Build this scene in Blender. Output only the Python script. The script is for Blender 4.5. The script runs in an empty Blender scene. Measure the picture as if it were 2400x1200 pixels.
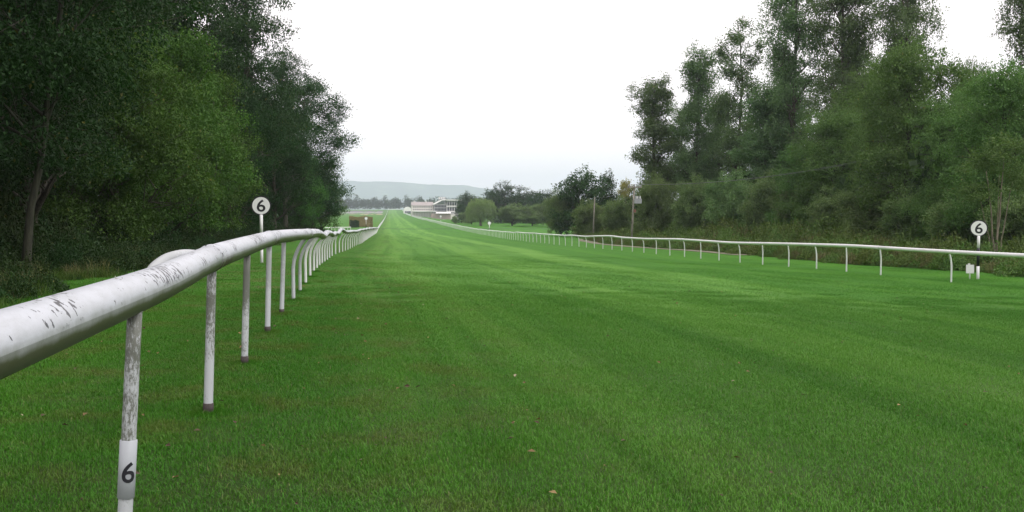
import bpy, math, random
import numpy as np
C = bpy.context.scene
R = math.radians
PI = math.pi
rng = np.random.default_rng(7)
random.seed(7)

# ------------------------------------------------------------------ camera, sky, sun, exposure
EYE = 1.30                                     # eye height above the turf under the camera
F = 2350.0                                     # focal length in pixels of the 2400 px wide photograph
YAW, PITCH = math.atan(380 / F), math.atan(100 / F)
cam_d = bpy.data.cameras.new('camera'); cam = bpy.data.objects.new('camera', cam_d)
C.collection.objects.link(cam)
cam.location = (0, 0, EYE)
cam.rotation_euler = (PI / 2 - PITCH, 0, -YAW)
cam_d.sensor_width = 36.0; cam_d.lens = 36.0 * F / 2400
cam_d.clip_start = 0.05; cam_d.clip_end = 30000
C.camera = cam

SUN_EL, SUN_AZ = R(52), R(128)                 # azimuth clockwise from +Y: behind and to the right
w = bpy.data.worlds.new("World"); C.world = w; w.use_nodes = True
nt = w.node_tree; nt.nodes.clear()
sky = nt.nodes.new('ShaderNodeTexSky'); sky.sky_type = 'NISHITA'; sky.sun_disc = False
sky.sun_elevation = SUN_EL; sky.sun_rotation = SUN_AZ; sky.dust_density = 3.0
hs = nt.nodes.new('ShaderNodeHueSaturation'); hs.inputs['Saturation'].default_value = 0.25
mx = nt.nodes.new('ShaderNodeMix'); mx.data_type = 'RGBA'
mx.inputs['Factor'].default_value = 0.82       # the closed cloud deck over the clear sky
mx.inputs['B'].default_value = (11.1, 10.1, 10.2, 1)
bg = nt.nodes.new('ShaderNodeBackground'); bg.inputs['Strength'].default_value = 0.1
wo = nt.nodes.new('ShaderNodeOutputWorld')
nt.links.new(sky.outputs[0], hs.inputs['Color']); nt.links.new(hs.outputs[0], mx.inputs['A'])
nt.links.new(mx.outputs['Result'], bg.inputs['Color']); nt.links.new(bg.outputs[0], wo.inputs['Surface'])

sd = bpy.data.lights.new('sun', 'SUN'); so = bpy.data.objects.new('sun', sd); C.collection.objects.link(so)
sd.energy = 1.0; sd.angle = R(25); sd.color = (1.0, 0.97, 0.92)
so.rotation_euler = (PI / 2 - SUN_EL, 0, PI - SUN_AZ)
so.location = (30, -30, 60)

C.view_settings.view_transform = 'Standard'; C.view_settings.look = 'None'
C.view_settings.exposure = 0.7; C.view_settings.gamma = 1; C.view_settings.use_curve_mapping = False
C.render.engine = 'CYCLES'
C.cycles.use_denoising = True
C.cycles.max_bounces = 6; C.cycles.diffuse_bounces = 3; C.cycles.glossy_bounces = 2
C.cycles.transmission_bounces = 4; C.cycles.volume_bounces = 2
C.cycles.caustics_reflective = False; C.cycles.caustics_refractive = False

# ------------------------------------------------------------------ helpers: objects
col = C.collection


def tag(o, label=None, cat=None, group=None, kind=None):
    if label: o['label'] = label
    if cat: o['category'] = cat
    if group: o['group'] = group
    if kind: o['kind'] = kind
    return o


def empty(name, loc, rz=0.0):
    o = bpy.data.objects.new(name, None); col.objects.link(o)
    o.location = loc; o.rotation_euler = (0, 0, rz); o.empty_display_size = 0.3
    return o


def np_mesh(name, V, Q, mat=None, smooth=False, uv=None, T=None):
    """mesh from numpy vertices, quads (and triangles), fast"""
    V = np.asarray(V, dtype=np.float32).reshape(-1, 3)
    Q = np.zeros((0, 4), int) if Q is None else np.asarray(Q, dtype=np.int32).reshape(-1, 4)
    T = np.zeros((0, 3), int) if T is None else np.asarray(T, dtype=np.int32).reshape(-1, 3)
    me = bpy.data.meshes.new(name)
    me.vertices.add(len(V)); me.vertices.foreach_set('co', V.ravel())
    nl = len(Q) * 4 + len(T) * 3
    me.loops.add(nl)
    li = np.concatenate([Q.ravel(), T.ravel()]).astype(np.int32)
    me.loops.foreach_set('vertex_index', li)
    me.polygons.add(len(Q) + len(T))
    st = np.concatenate([np.arange(len(Q)) * 4, len(Q) * 4 + np.arange(len(T)) * 3]).astype(np.int32)
    me.polygons.foreach_set('loop_start', st)
    me.polygons.foreach_set('use_smooth', np.full(len(Q) + len(T), smooth, dtype=bool))
    if uv is not None:
        l = me.uv_layers.new(name='UVMap')
        l.data.foreach_set('uv', np.asarray(uv, dtype=np.float32)[li].ravel())
    if mat: me.materials.append(mat)
    me.update(calc_edges=True)
    me.validate()
    return me


def link(name, me, parent=None, loc=None):
    o = bpy.data.objects.new(name, me); col.objects.link(o)
    if parent: o.parent = parent
    if loc is not None: o.location = loc
    return o


class MB:
    """collects boxes, tubes, discs into one mesh"""
    def __init__(s): s.V = []; s.Q = []; s.T = []; s.U = []; s.n = 0

    def add(s, V, Q=None, T=None, U=None):
        V = np.asarray(V, float)
        s.V.append(V)
        if Q is not None and len(Q): s.Q.append(np.asarray(Q) + s.n)
        if T is not None and len(T): s.T.append(np.asarray(T) + s.n)
        s.U.append(np.zeros((len(V), 2)) if U is None else U)
        s.n += len(V)

    def box(s, x0, x1, y0, y1, z0, z1):
        V = [(x, y, z) for z in (z0, z1) for y in (y0, y1) for x in (x0, x1)]
        s.add(V, [(0, 2, 3, 1), (4, 5, 7, 6), (0, 1, 5, 4), (2, 6, 7, 3), (0, 4, 6, 2), (1, 3, 7, 5)])

    def tube(s, P, rad, n=8, caps=True):
        P = np.asarray(P, float); m = len(P)
        rad = np.broadcast_to(np.asarray(rad, float), (m,))
        T = np.gradient(P, axis=0); T /= np.linalg.norm(T, axis=1)[:, None] + 1e-9
        ref = np.array([0, 0, 1.0]) if abs(T[:, 2]).mean() < 0.8 else np.array([0, 1.0, 0])
        A = np.cross(T, ref); A /= np.linalg.norm(A, axis=1)[:, None] + 1e-9
        B = np.cross(A, T)
        th = np.linspace(0, 2 * PI, n + 1)
        ring = A[:, None, :] * np.cos(th)[None, :, None] + B[:, None, :] * np.sin(th)[None, :, None]
        V = (P[:, None, :] + ring * rad[:, None, None]).reshape(-1, 3)
        s_al = np.concatenate([[0], np.cumsum(np.linalg.norm(np.diff(P, axis=0), axis=1))])
        U = np.stack([np.repeat(s_al, n + 1), np.tile(th / (2 * PI), m)], 1)
        i = np.arange(m - 1)[:, None] * (n + 1) + np.arange(n)[None, :]
        Q = np.stack([i, i + n + 1, i + n + 2, i + 1], -1).reshape(-1, 4)
        Tt = []
        if caps:
            c0 = len(V); V = np.vstack([V, P[:1], P[-1:]]); U = np.vstack([U, U[:1], U[-1:]])
            k = np.arange(n)
            Tt = np.concatenate([np.stack([np.full(n, c0), k, k + 1], 1),
                                 np.stack([np.full(n, c0 + 1), (m - 1) * (n + 1) + k + 1, (m - 1) * (n + 1) + k], 1)])
        s.add(V, Q, Tt, U)

    def mesh(s, name, mat, smooth=False):
        return np_mesh(name, np.vstack(s.V), np.vstack(s.Q) if s.Q else None, mat, smooth,
                       np.vstack(s.U), np.vstack(s.T) if s.T else None)

    def build(s, name, mat, parent=None, loc=None, smooth=False):
        return link(name, s.mesh(name, mat, smooth), parent, loc)


def pchip(xs, ys):
    xs = np.array(xs, float); ys = np.array(ys, float)
    h = np.diff(xs); d = np.diff(ys) / h
    m = np.zeros(len(xs)); m[0] = d[0]; m[-1] = d[-1]
    for i in range(1, len(xs) - 1):
        if d[i - 1] * d[i] > 0:
            w1 = 2 * h[i] + h[i - 1]; w2 = h[i] + 2 * h[i - 1]
            m[i] = (w1 + w2) / (w1 / d[i - 1] + w2 / d[i])

    def f(x):
        x = np.clip(np.asarray(x, float), xs[0], xs[-1])
        k = np.clip(np.searchsorted(xs, x, side='right') - 1, 0, len(xs) - 2)
        t = (x - xs[k]) / h[k]
        return ((2 * t**3 - 3 * t**2 + 1) * ys[k] + (t**3 - 2 * t**2 + t) * h[k] * m[k]
                + (-2 * t**3 + 3 * t**2) * ys[k + 1] + (t**3 - t**2) * h[k] * m[k + 1])
    return f


# ------------------------------------------------------------------ helpers: materials
def mat_new(name):
    m = bpy.data.materials.new(name); m.use_nodes = True
    nt = m.node_tree
    b = nt.nodes['Principled BSDF']
    return m, nt, b


def N(nt, t, **kw):
    n = nt.nodes.new(t)
    for k, v in kw.items():
        if k in n.inputs: n.inputs[k].default_value = v
        else: setattr(n, k, v)
    return n


def ramp(nt, src, stops, interp='LINEAR'):
    r = nt.nodes.new('ShaderNodeValToRGB'); r.color_ramp.interpolation = interp
    el = r.color_ramp.elements
    while len(el) < len(stops): el.new(0.5)
    for e, (p, c) in zip(el, stops):
        e.position = p; e.color = (c, c, c, 1) if np.isscalar(c) else (*c, 1)
    nt.links.new(src, r.inputs[0])
    return r.outputs[0]


def mixc(nt, fac, a, b, mode='MIX'):
    m = nt.nodes.new('ShaderNodeMix'); m.data_type = 'RGBA'; m.blend_type = mode
    for s, v in (('Factor', fac), ('A', a), ('B', b)):
        if hasattr(v, 'is_output'): nt.links.new(v, m.inputs[s])
        elif s == 'Factor': m.inputs[s].default_value = v
        else: m.inputs[s].default_value = (*v, 1)
    return m.outputs['Result']


def math_n(nt, op, a, b=0.0, clamp=False):
    m = nt.nodes.new('ShaderNodeMath'); m.operation = op; m.use_clamp = clamp
    for i, v in enumerate((a, b)):
        if hasattr(v, 'is_output'): nt.links.new(v, m.inputs[i])
        else: m.inputs[i].default_value = v
    return m.outputs[0]


def noise(nt, vec, scale, detail=3, rough=0.55):
    n = nt.nodes.new('ShaderNodeTexNoise')
    n.inputs['Scale'].default_value = scale; n.inputs['Detail'].default_value = detail
    n.inputs['Roughness'].default_value = rough
    if vec is not None: nt.links.new(vec, n.inputs['Vector'])
    return n.outputs['Fac']


def simple_mat(name, c, rough=0.6, var=0.12, scale=6.0, spec=0.4):
    m, nt, b = mat_new(name)
    pos = N(nt, 'ShaderNodeNewGeometry').outputs['Position']
    f = noise(nt, pos, scale)
    c = np.array(c)
    nt.links.new(mixc(nt, f, tuple(np.clip(c * (1 - var * 2), 0, 1)), tuple(np.clip(c * (1 + var), 0, 1))), b.inputs['Base Color'])
    b.inputs['Roughness'].default_value = rough
    b.inputs['Specular IOR Level'].default_value = spec
    return m


def leaf_mat(name, dark, light, trans=0.3, spread=1.0, hue=0.02):
    m, nt, b = mat_new(name)
    geo = N(nt, 'ShaderNodeNewGeometry'); oi = N(nt, 'ShaderNodeObjectInfo')
    tc = N(nt, 'ShaderNodeTexCoord').outputs['Object']
    big = noise(nt, tc, 0.55, 3)
    isl = geo.outputs['Random Per Island']
    f = math_n(nt, 'ADD', math_n(nt, 'MULTIPLY', isl, 0.55), math_n(nt, 'MULTIPLY', big, 0.9))
    f = math_n(nt, 'SUBTRACT', f, 0.22, True)
    c = mixc(nt, f, dark, light)
    h = N(nt, 'ShaderNodeHueSaturation')
    nt.links.new(c, h.inputs['Color']); h.inputs['Saturation'].default_value = 1.04
    nt.links.new(math_n(nt, 'ADD', math_n(nt, 'MULTIPLY', oi.outputs['Random'], hue * 2), 0.5 - hue), h.inputs['Hue'])
    nt.links.new(math_n(nt, 'ADD', math_n(nt, 'MULTIPLY', oi.outputs['Random'], 0.4), 0.8), h.inputs['Value'])
    c = h.outputs[0]
    # a few yellowed leaves
    old = math_n(nt, 'GREATER_THAN', isl, 0.988)
    c = mixc(nt, math_n(nt, 'MULTIPLY', old, 0.55), c, (0.16, 0.13, 0.03))
    nt.links.new(c, b.inputs['Base Color'])
    b.inputs['Roughness'].default_value = 0.55
    b.inputs['Specular IOR Level'].default_value = 0.18
    tr = N(nt, 'ShaderNodeBsdfTranslucent')
    nt.links.new(mixc(nt, 1.0, c, (1.0, 1.15, 0.5), 'MULTIPLY'), tr.inputs['Color'])
    ms = N(nt, 'ShaderNodeMixShader'); ms.inputs[0].default_value = trans
    nt.links.new(b.outputs[0], ms.inputs[1]); nt.links.new(tr.outputs[0], ms.inputs[2])
    nt.links.new(ms.outputs[0], nt.nodes['Material Output'].inputs['Surface'])
    return m


def bark_mat(name, c):
    m, nt, b = mat_new(name)
    tc = N(nt, 'ShaderNodeTexCoord').outputs['Object']
    mp = N(nt, 'ShaderNodeMapping'); mp.inputs['Scale'].default_value = (9, 9, 1.6)
    nt.links.new(tc, mp.inputs[0])
    f = noise(nt, mp.outputs[0], 1.5, 5, 0.65)
    c = np.array(c)
    nt.links.new(mixc(nt, ramp(nt, f, [(0.35, 0.0), (0.65, 1.0)]), tuple(c * 0.45), tuple(c * 1.3)), b.inputs['Base Color'])
    b.inputs['Roughness'].default_value = 0.9
    bp = N(nt, 'ShaderNodeBump'); bp.inputs['Strength'].default_value = 0.7; bp.inputs['Distance'].default_value = 0.03
    nt.links.new(f, bp.inputs['Height']); nt.links.new(bp.outputs[0], b.inputs['Normal'])
    return m


def turf_colour(nt, d, y, pos):
    """colour of the mown turf; d = metres right of the left rail, y = metres down the course"""
    comb = N(nt, 'ShaderNodeCombineXYZ')
    nt.links.new(math_n(nt, 'MULTIPLY', d, 1.0), comb.inputs[0]); nt.links.new(math_n(nt, 'MULTIPLY', y, 0.022), comb.inputs[1])
    streak = noise(nt, comb.outputs[0], 1.3, 4, 0.65)            # long streaks left by mower and hooves
    patch = noise(nt, pos, 0.35, 4, 0.6)
    fine = noise(nt, pos, 5.0, 4, 0.7)
    edge = math_n(nt, 'ADD', d, math_n(nt, 'MULTIPLY', math_n(nt, 'SUBTRACT', patch, 0.5), 1.6))
    zone = ramp(nt, math_n(nt, 'DIVIDE', edge, 40.0), [(0.0, 0.0), (0.03, 0.15), (0.07, 0.75), (0.2, 0.85), (0.27, 1.0), (0.30, 0.12), (0.40, 0.0)])
    tw = math_n(nt, 'MULTIPLY', zone, math_n(nt, 'ADD', math_n(nt, 'SUBTRACT', math_n(nt, 'MULTIPLY', streak, 2.2), 0.62), 0.30), True)
    c = mixc(nt, tw, TURF_DEEP, TURF_PALE)
    f2 = ramp(nt, streak, [(0.44, 0.0), (0.58, 1.0)])
    c = mixc(nt, math_n(nt, 'MULTIPLY', f2, math_n(nt, 'ADD', math_n(nt, 'MULTIPLY', zone, 0.45), 0.12)), c, TURF_LIGHT)
    c = mixc(nt, math_n(nt, 'MULTIPLY', ramp(nt, fine, [(0.5, 0.0), (0.75, 1.0)]), 0.25), c, TURF_LIGHT)
    c = mixc(nt, math_n(nt, 'MULTIPLY', ramp(nt, patch, [(0.50, 0.0), (0.70, 1.0)]), 0.16), c, TURF_DARK)
    wav = math_n(nt, 'ADD', math_n(nt, 'MULTIPLY', d, 1.45), math_n(nt, 'MULTIPLY', streak, 3.0))
    band = ramp(nt, math_n(nt, 'ADD', math_n(nt, 'MULTIPLY', math_n(nt, 'SINE', wav), 0.5), 0.5), [(0.3, 0.0), (0.7, 1.0)])
    c = mixc(nt, math_n(nt, 'MULTIPLY', band, 0.42), c, TURF_BAND)                         # mowing bands
    scuff = ramp(nt, streak, [(0.40, 1.0), (0.50, 0.0)])
    c = mixc(nt, math_n(nt, 'MULTIPLY', scuff, 0.28), c, TURF_DARK)
    dry = noise(nt, pos, 1.3, 5, 0.7)
    left = ramp(nt, math_n(nt, 'ADD', math_n(nt, 'DIVIDE', d, 20.0), 0.5), [(0.30, 0.35), (0.40, 1.0), (0.58, 0.9), (0.68, 0.1)])
    c = mixc(nt, math_n(nt, 'MULTIPLY', math_n(nt, 'MULTIPLY', ramp(nt, dry, [(0.47, 0.0), (0.68, 1.0)]), left), 0.85), c, TURF_DRY)
    return c, fine, patch


TURF_DEEP = (0.044, 0.168, 0.006)
TURF_PALE = (0.138, 0.315, 0.055)
TURF_LIGHT = (0.104, 0.250, 0.030)
TURF_DARK = (0.024, 0.110, 0.007)
TURF_BAND = (0.036, 0.150, 0.010)
TURF_DRY = (0.115, 0.120, 0.030)

# ------------------------------------------------------------------ the lie of the land (all heights measured from the eye, then raised)
zl_f = pchip([-300, -20, 4.3, 6.8, 9.1, 14, 17, 30, 42, 60, 73, 128, 176, 215, 275, 415, 633, 1070, 1540, 1640, 1900, 3500, 12000],
             [-1.25, -1.25, -1.28, -1.33, -1.35, -1.37, -1.41, -1.57, -1.80, -2.02, -2.17, -2.85, -3.55, -4.0, -4.18, -3.88, -3.2, -0.9, 5.2, 5.9, 5.9, 1.0, -8])
zr_f = pchip([-300, 0, 31, 35.6, 44, 55.6, 70, 92, 114, 165, 215, 275, 415, 633, 1070, 1540, 1640, 1900, 3500, 12000],
             [-1.8, -1.95, -2.31, -2.37, -2.47, -2.62, -2.75, -3.05, -3.3, -3.9, -4.22, -4.24, -3.9, -3.22, -0.9, 5.2, 5.9, 5.9, 1.0, -8])
xl_f = pchip([-300, 30, 42, 50, 60, 73, 100, 128, 176, 275, 415, 633, 1070, 1540, 9000],
             [-0.93, -0.93, -0.80, -0.40, 0.12, 0.78, 1.75, 2.75, 4.4, 7.7, 13.2, 21.7, 38.5, 58, 400])
xr_f = pchip([-300, 92, 114, 140, 165, 215, 275, 415, 633, 1070, 1540, 9000],
             [20, 20.1, 20.7, 22.1, 23.8, 26.3, 28.9, 34.4, 42.7, 59.3, 78.7, 420])


def sstep(a, b, x):
    t = np.clip((np.asarray(x, float) - a) / (b - a), 0, 1); return t * t * (3 - 2 * t)


def gz(x, y):
    x = np.asarray(x, float); y = np.asarray(y, float)
    a, b = xl_f(y), xr_f(y)
    t = (x - a) / (b - a)
    t = np.where(t < 0, 0.25 * np.tanh(t / 0.25) * 0.4, np.where(t > 1, 1 + 0.3 * np.tanh((t - 1) / 0.3) * 0.3, t))
    z = zl_f(y) * (1 - t) + zr_f(y) * t
    far = sstep(420, 800, y) * (1 - sstep(1000, 1500, y))
    z = z - 2.2 * far * sstep(4, 26, x - b)                       # the enclosure by the stand lies lower
    amp = 0.02 + 0.10 * sstep(60, 400, y)
    z = z + amp * (np.sin(x * 0.43 + y * 0.11) * np.sin(y * 0.19 + 1.3) + 0.6 * np.sin(x * 1.1 - y * 0.37)) * sstep(2, 8, y)
    return z + EYE


def ray(px, py):
    u = (px - 1200) / F; v = (600 - py) / F
    ca, sa, cp, sp = math.cos(YAW), math.sin(YAW), math.cos(PITCH), math.sin(PITCH)
    fw = np.array([sa * cp, ca * cp, -sp]); r = np.array([ca, -sa, 0]); up = np.cross(r, fw)
    return fw + u * r + v * up


def at(px, py, y):
    d = ray(px, py); p = d * (y / d[1]); return np.array([p[0], p[1], p[2] + EYE])


# ground sheet
ys = np.concatenate([np.arange(-300, -20, 40), np.arange(-20, 60, 1.0), np.arange(60, 300, 4.0), np.arange(300, 1800, 20.0),
                     [1850, 1950, 2200, 2600, 3200, 4000, 5000, 6500, 8500, 11000]])
ds = np.concatenate([[-8500, -3000, -1200, -500, -200, -100, -60, -40], np.arange(-30, 50, 1.0), [55, 60, 70, 85, 110, 160, 260, 500, 1200, 3000, 9000]])
YY, DD = np.meshgrid(ys, ds, indexing='ij')
XX = xl_f(YY) + DD
V = np.stack([XX, YY, gz(XX, YY)], -1).reshape(-1, 3)
ny, nx = YY.shape
i = np.arange(ny - 1)[:, None] * nx + np.arange(nx - 1)[None, :]
Q = np.stack([i, i + 1, i + nx + 1, i + nx], -1).reshape(-1, 4)
m_turf, nt, b = mat_new('turf')
uvn = N(nt, 'ShaderNodeUVMap'); uvn.uv_map = 'UVMap'
sep = N(nt, 'ShaderNodeSeparateXYZ'); nt.links.new(uvn.outputs[0], sep.inputs[0])
pos = N(nt, 'ShaderNodeNewGeometry').outputs['Position']
c, fine, patch = turf_colour(nt, sep.outputs[0], sep.outputs[1], pos)
# a darker green band across the straight about 270 m out
cr = math_n(nt, 'ABSOLUTE', math_n(nt, 'SUBTRACT', sep.outputs[1], 272.0))
c = mixc(nt, math_n(nt, 'MULTIPLY', ramp(nt, math_n(nt, 'DIVIDE', cr, 30.0), [(0.0, 1.0), (0.3, 0.6), (0.5, 0.0)]), 0.55), c, (0.03, 0.085, 0.022))
thatch_shade = ramp(nt, math_n(nt, 'DIVIDE', sep.outputs[1], 40.0), [(0.10, 1.0), (0.25, 0.7), (0.55, 0.0)])   # thatch, with shade between the near blades painted in; fades with distance
c = mixc(nt, math_n(nt, 'MULTIPLY', thatch_shade, 0.85), c, (0.024, 0.044, 0.008))
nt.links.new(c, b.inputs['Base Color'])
b.inputs['Roughness'].default_value = 0.85; b.inputs['Specular IOR Level'].default_value = 0.15
hn = noise(nt, pos, 22.0, 5, 0.75)
bp = N(nt, 'ShaderNodeBump'); bp.inputs['Strength'].default_value = 0.8; bp.inputs['Distance'].default_value = 0.05
nt.links.new(math_n(nt, 'ADD', hn, math_n(nt, 'MULTIPLY', fine, 0.7)), bp.inputs['Height'])
nt.links.new(bp.outputs[0], b.inputs['Normal'])
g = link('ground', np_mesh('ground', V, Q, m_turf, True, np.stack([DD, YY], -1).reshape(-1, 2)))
tag(g, 'broad mown green turf of the straight racecourse with pale wheel streaks', kind='structure')


def sheet(name, pts_l, pts_r, mat, lift, label):
    """a strip lying on the ground between two lists of (x, y)"""
    L = np.array(pts_l, float); Rr = np.array(pts_r, float)
    n = 60; t = np.linspace(0, 1, n); k = np.linspace(0, 1, len(L))
    l = np.stack([np.interp(t, k, L[:, 0]), np.interp(t, k, L[:, 1])], 1)
    r = np.stack([np.interp(t, k, Rr[:, 0]), np.interp(t, k, Rr[:, 1])], 1)
    m = 7; sv = np.linspace(0, 1, m)
    P = l[:, None, :] * (1 - sv)[None, :, None] + r[:, None, :] * sv[None, :, None]
    z = gz(P[..., 0], P[..., 1]) + lift
    V = np.concatenate([P, z[..., None]], -1).reshape(-1, 3)
    i = np.arange(n - 1)[:, None] * m + np.arange(m - 1)[None, :]
    o = link(name, np_mesh(name, V, np.stack([i, i + 1, i + m + 1, i + m], -1).reshape(-1, 4), mat, True))
    return tag(o, label, kind='structure')


m_gravel = simple_mat('gravel', (0.21, 0.20, 0.145), 0.95, 0.25, 9.0, 0.1)
m_tarmac = simple_mat('tarmac', (0.20, 0.18, 0.20), 0.9, 0.2, 0.6, 0.1)
m_sand = simple_mat('sand', (0.42, 0.36, 0.24), 0.95, 0.2, 0.4, 0.1)
py = np.array([62, 70, 80, 92, 105, 120, 140])
px_ = np.array([25.5, 25.4, 25.3, 25.4, 26.2, 28.5, 33])
sheet('gravel_path', np.stack([px_ - 0.7, py], 1), np.stack([px_ + 0.5, py], 1), m_gravel, 0.03,
      'pale gravel track running behind the right hand rail')
sheet('tarmac', [(-160, 1130), (-60, 1130), (xl_f(1130) - 6, 1130)], [(-160, 1400), (-60, 1400), (xl_f(1400) - 6, 1400)], m_tarmac, 0.05,
      'mauve grey car park strip far off beside the left rail')
sheet('sand_strip', [(-160, 1000), (-60, 1000), (xl_f(1000) - 4, 1000)], [(-160, 1090), (-60, 1090), (xl_f(1090) - 4, 1090)], m_sand, 0.05,
      'pale sandy strip far off before the grey car park')

# hills
hx = np.linspace(-8800, 9800, 300); hy = np.linspace(7200, 11200, 30)
HX, HY = np.meshgrid(hx, hy, indexing='xy')
prof = pchip([-8800, -5000, -2300, -800, 0, 420, 830, 1160, 1423, 1800, 3600, 6600, 9800], [110, 200, 275, 283, 266, 254, 236, 214, 165, 105, 80, 80, 80])
rise = sstep(7200, 8800, HY) * (1 - 0.5 * sstep(9200, 11200, HY))
nz = 6 * np.sin(HX * 0.011 + HY * 0.004) + 5 * np.sin(HX * 0.027 + 1.0 + HY * 0.01) + 2.5 * np.sin(HX * 0.083 + HY * 0.02)
nz += rng.normal(0, 1.2, HX.shape)
HZ = -6 + prof(HX) * 1.08 * rise + nz * rise
Vh = np.stack([HX, HY, HZ], -1).reshape(-1, 3)
n2 = len(hx); i = np.arange(len(hy) - 1)[:, None] * n2 + np.arange(n2 - 1)[None, :]
m_hill, nt, b = mat_new('hill_woodland')
pos = N(nt, 'ShaderNodeNewGeometry').outputs['Position']
nt.links.new(ramp(nt, noise(nt, pos, 0.006, 5, 0.6), [(0.35, (0.02, 0.05, 0.035)), (0.55, (0.035, 0.075, 0.05)), (0.66, (0.10, 0.16, 0.09))]), b.inputs['Base Color'])
b.inputs['Roughness'].default_value = 1.0; b.inputs['Specular IOR Level'].default_value = 0.0
o = link('hills', np_mesh('hills', Vh, np.stack([i, i + 1, i + n2 + 1, i + n2], -1).reshape(-1, 4), m_hill, True))
tag(o, 'long low wooded ridge fading blue on the horizon', kind='structure')

# haze
m_haze = bpy.data.materials.new('haze'); m_haze.use_nodes = True; nt = m_haze.node_tree; nt.nodes.clear()
pv = N(nt, 'ShaderNodeVolumePrincipled'); pv.inputs['Color'].default_value = (0.775, 0.845, 0.985, 1)
pv.inputs['Density'].default_value = 0.00017; pv.inputs['Anisotropy'].default_value = 0.0
om = N(nt, 'ShaderNodeOutputMaterial'); nt.links.new(pv.outputs[0], om.inputs['Volume'])
mb = MB(); mb.box(-9000, 10500, -330, 11500, -24, 430)
o = mb.build('haze', m_haze); tag(o, kind='stuff'); o['label'] = 'thin pale summer haze over the whole course'

# ------------------------------------------------------------------ running rails
def white_rail_mat():
    m, nt, b = mat_new('white_rail_plastic')
    uv = N(nt, 'ShaderNodeUVMap'); uv.uv_map = 'UVMap'
    geo = N(nt, 'ShaderNodeNewGeometry')
    pos = geo.outputs['Position']
    sep = N(nt, 'ShaderNodeSeparateXYZ'); nt.links.new(pos, sep.inputs[0])
    nsep = N(nt, 'ShaderNodeSeparateXYZ'); nt.links.new(geo.outputs['Normal'], nsep.inputs[0])
    # flaked chips, long around the tube
    mp = N(nt, 'ShaderNodeMapping'); mp.inputs['Scale'].default_value = (30, 34, 26)
    nt.links.new(pos, mp.inputs[0])
    chip = noise(nt, mp.outputs[0], 1.0, 2.5, 0.55)
    clus = noise(nt, pos, 1.7, 2, 0.5)
    ch = math_n(nt, 'ADD', chip, math_n(nt, 'MULTIPLY', math_n(nt, 'SUBTRACT', clus, 0.5), 0.75))
    chm = ramp(nt, ch, [(0.645, 0.0), (0.655, 1.0)])
    up = ramp(nt, nsep.outputs['Z'], [(0.05, 0.0), (0.3, 1.0)])
    chm = math_n(nt, 'MULTIPLY', chm, up)
    # green grime along the underside and thin general soiling
    gr = noise(nt, pos, 7.0, 5, 0.7)
    und = ramp(nt, math_n(nt, 'ADD', nsep.outputs['Z'], math_n(nt, 'MULTIPLY', math_n(nt, 'SUBTRACT', gr, 0.5), 0.7)),
               [(0.0, 1.0), (0.18, 0.0)])
    mp2 = N(nt, 'ShaderNodeMapping'); mp2.inputs['Scale'].default_value = (3, 1.2, 3); nt.links.new(pos, mp2.inputs[0])
    soil = noise(nt, mp2.outputs[0], 6.0, 6, 0.7)
    c = mixc(nt, ramp(nt, soil, [(0.4, 0.0), (0.75, 1.0)]), (0.46, 0.49, 0.53), (0.37, 0.395, 0.415))
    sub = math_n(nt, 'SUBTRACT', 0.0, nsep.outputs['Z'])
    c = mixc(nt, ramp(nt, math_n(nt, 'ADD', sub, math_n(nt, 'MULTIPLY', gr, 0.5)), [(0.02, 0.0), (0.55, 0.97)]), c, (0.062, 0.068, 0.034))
    c = mixc(nt, chm, c, (0.045, 0.048, 0.055))
    nt.links.new(c, b.inputs['Base Color'])
    b.inputs['Roughness'].default_value = 0.42
    bp = N(nt, 'ShaderNodeBump'); bp.inputs['Strength'].default_value = 0.5; bp.inputs['Distance'].default_value = 0.004
    bp.invert = True
    nt.links.new(math_n(nt, 'ADD', chm, math_n(nt, 'MULTIPLY', soil, 0.25)), bp.inputs['Height']); nt.links.new(bp.outputs[0], b.inputs['Normal'])
    return m


def post_mat(name, lichen):
    m, nt, b = mat_new(name)
    geo = N(nt, 'ShaderNodeNewGeometry'); pos = geo.outputs['Position']
    tc = N(nt, 'ShaderNodeTexCoord').outputs['Object']
    mpp = N(nt, 'ShaderNodeMapping'); mpp.inputs['Scale'].default_value = (1, 1, .35); nt.links.new(pos, mpp.inputs[0])
    spk = noise(nt, mpp.outputs[0], 110.0, 5, 0.8)
    big = noise(nt, pos, 3.0, 3, 0.6)
    sep = N(nt, 'ShaderNodeSeparateXYZ'); nt.links.new(tc, sep.inputs[0])
    hi = ramp(nt, sep.outputs['Z'], [(0.25, 0.0), (0.55, 1.0)])
    f = math_n(nt, 'ADD', math_n(nt, 'MULTIPLY', math_n(nt, 'SUBTRACT', spk, 0.5), 1.6), math_n(nt, 'MULTIPLY', math_n(nt, 'SUBTRACT', big, 0.5), 1.4))
    f = math_n(nt, 'ADD', math_n(nt, 'ADD', f, 0.5), math_n(nt, 'MULTIPLY', math_n(nt, 'SUBTRACT', hi, 0.6), 0.35))
    c = mixc(nt, math_n(nt, 'MULTIPLY', ramp(nt, f, [(0.42, 0.0), (0.62, 1.0)]), lichen), (0.46, 0.49, 0.51), (0.12, 0.13, 0.105))
    nt.links.new(c, b.inputs['Base Color']); b.inputs['Roughness'].default_value = 0.5
    return m


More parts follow.
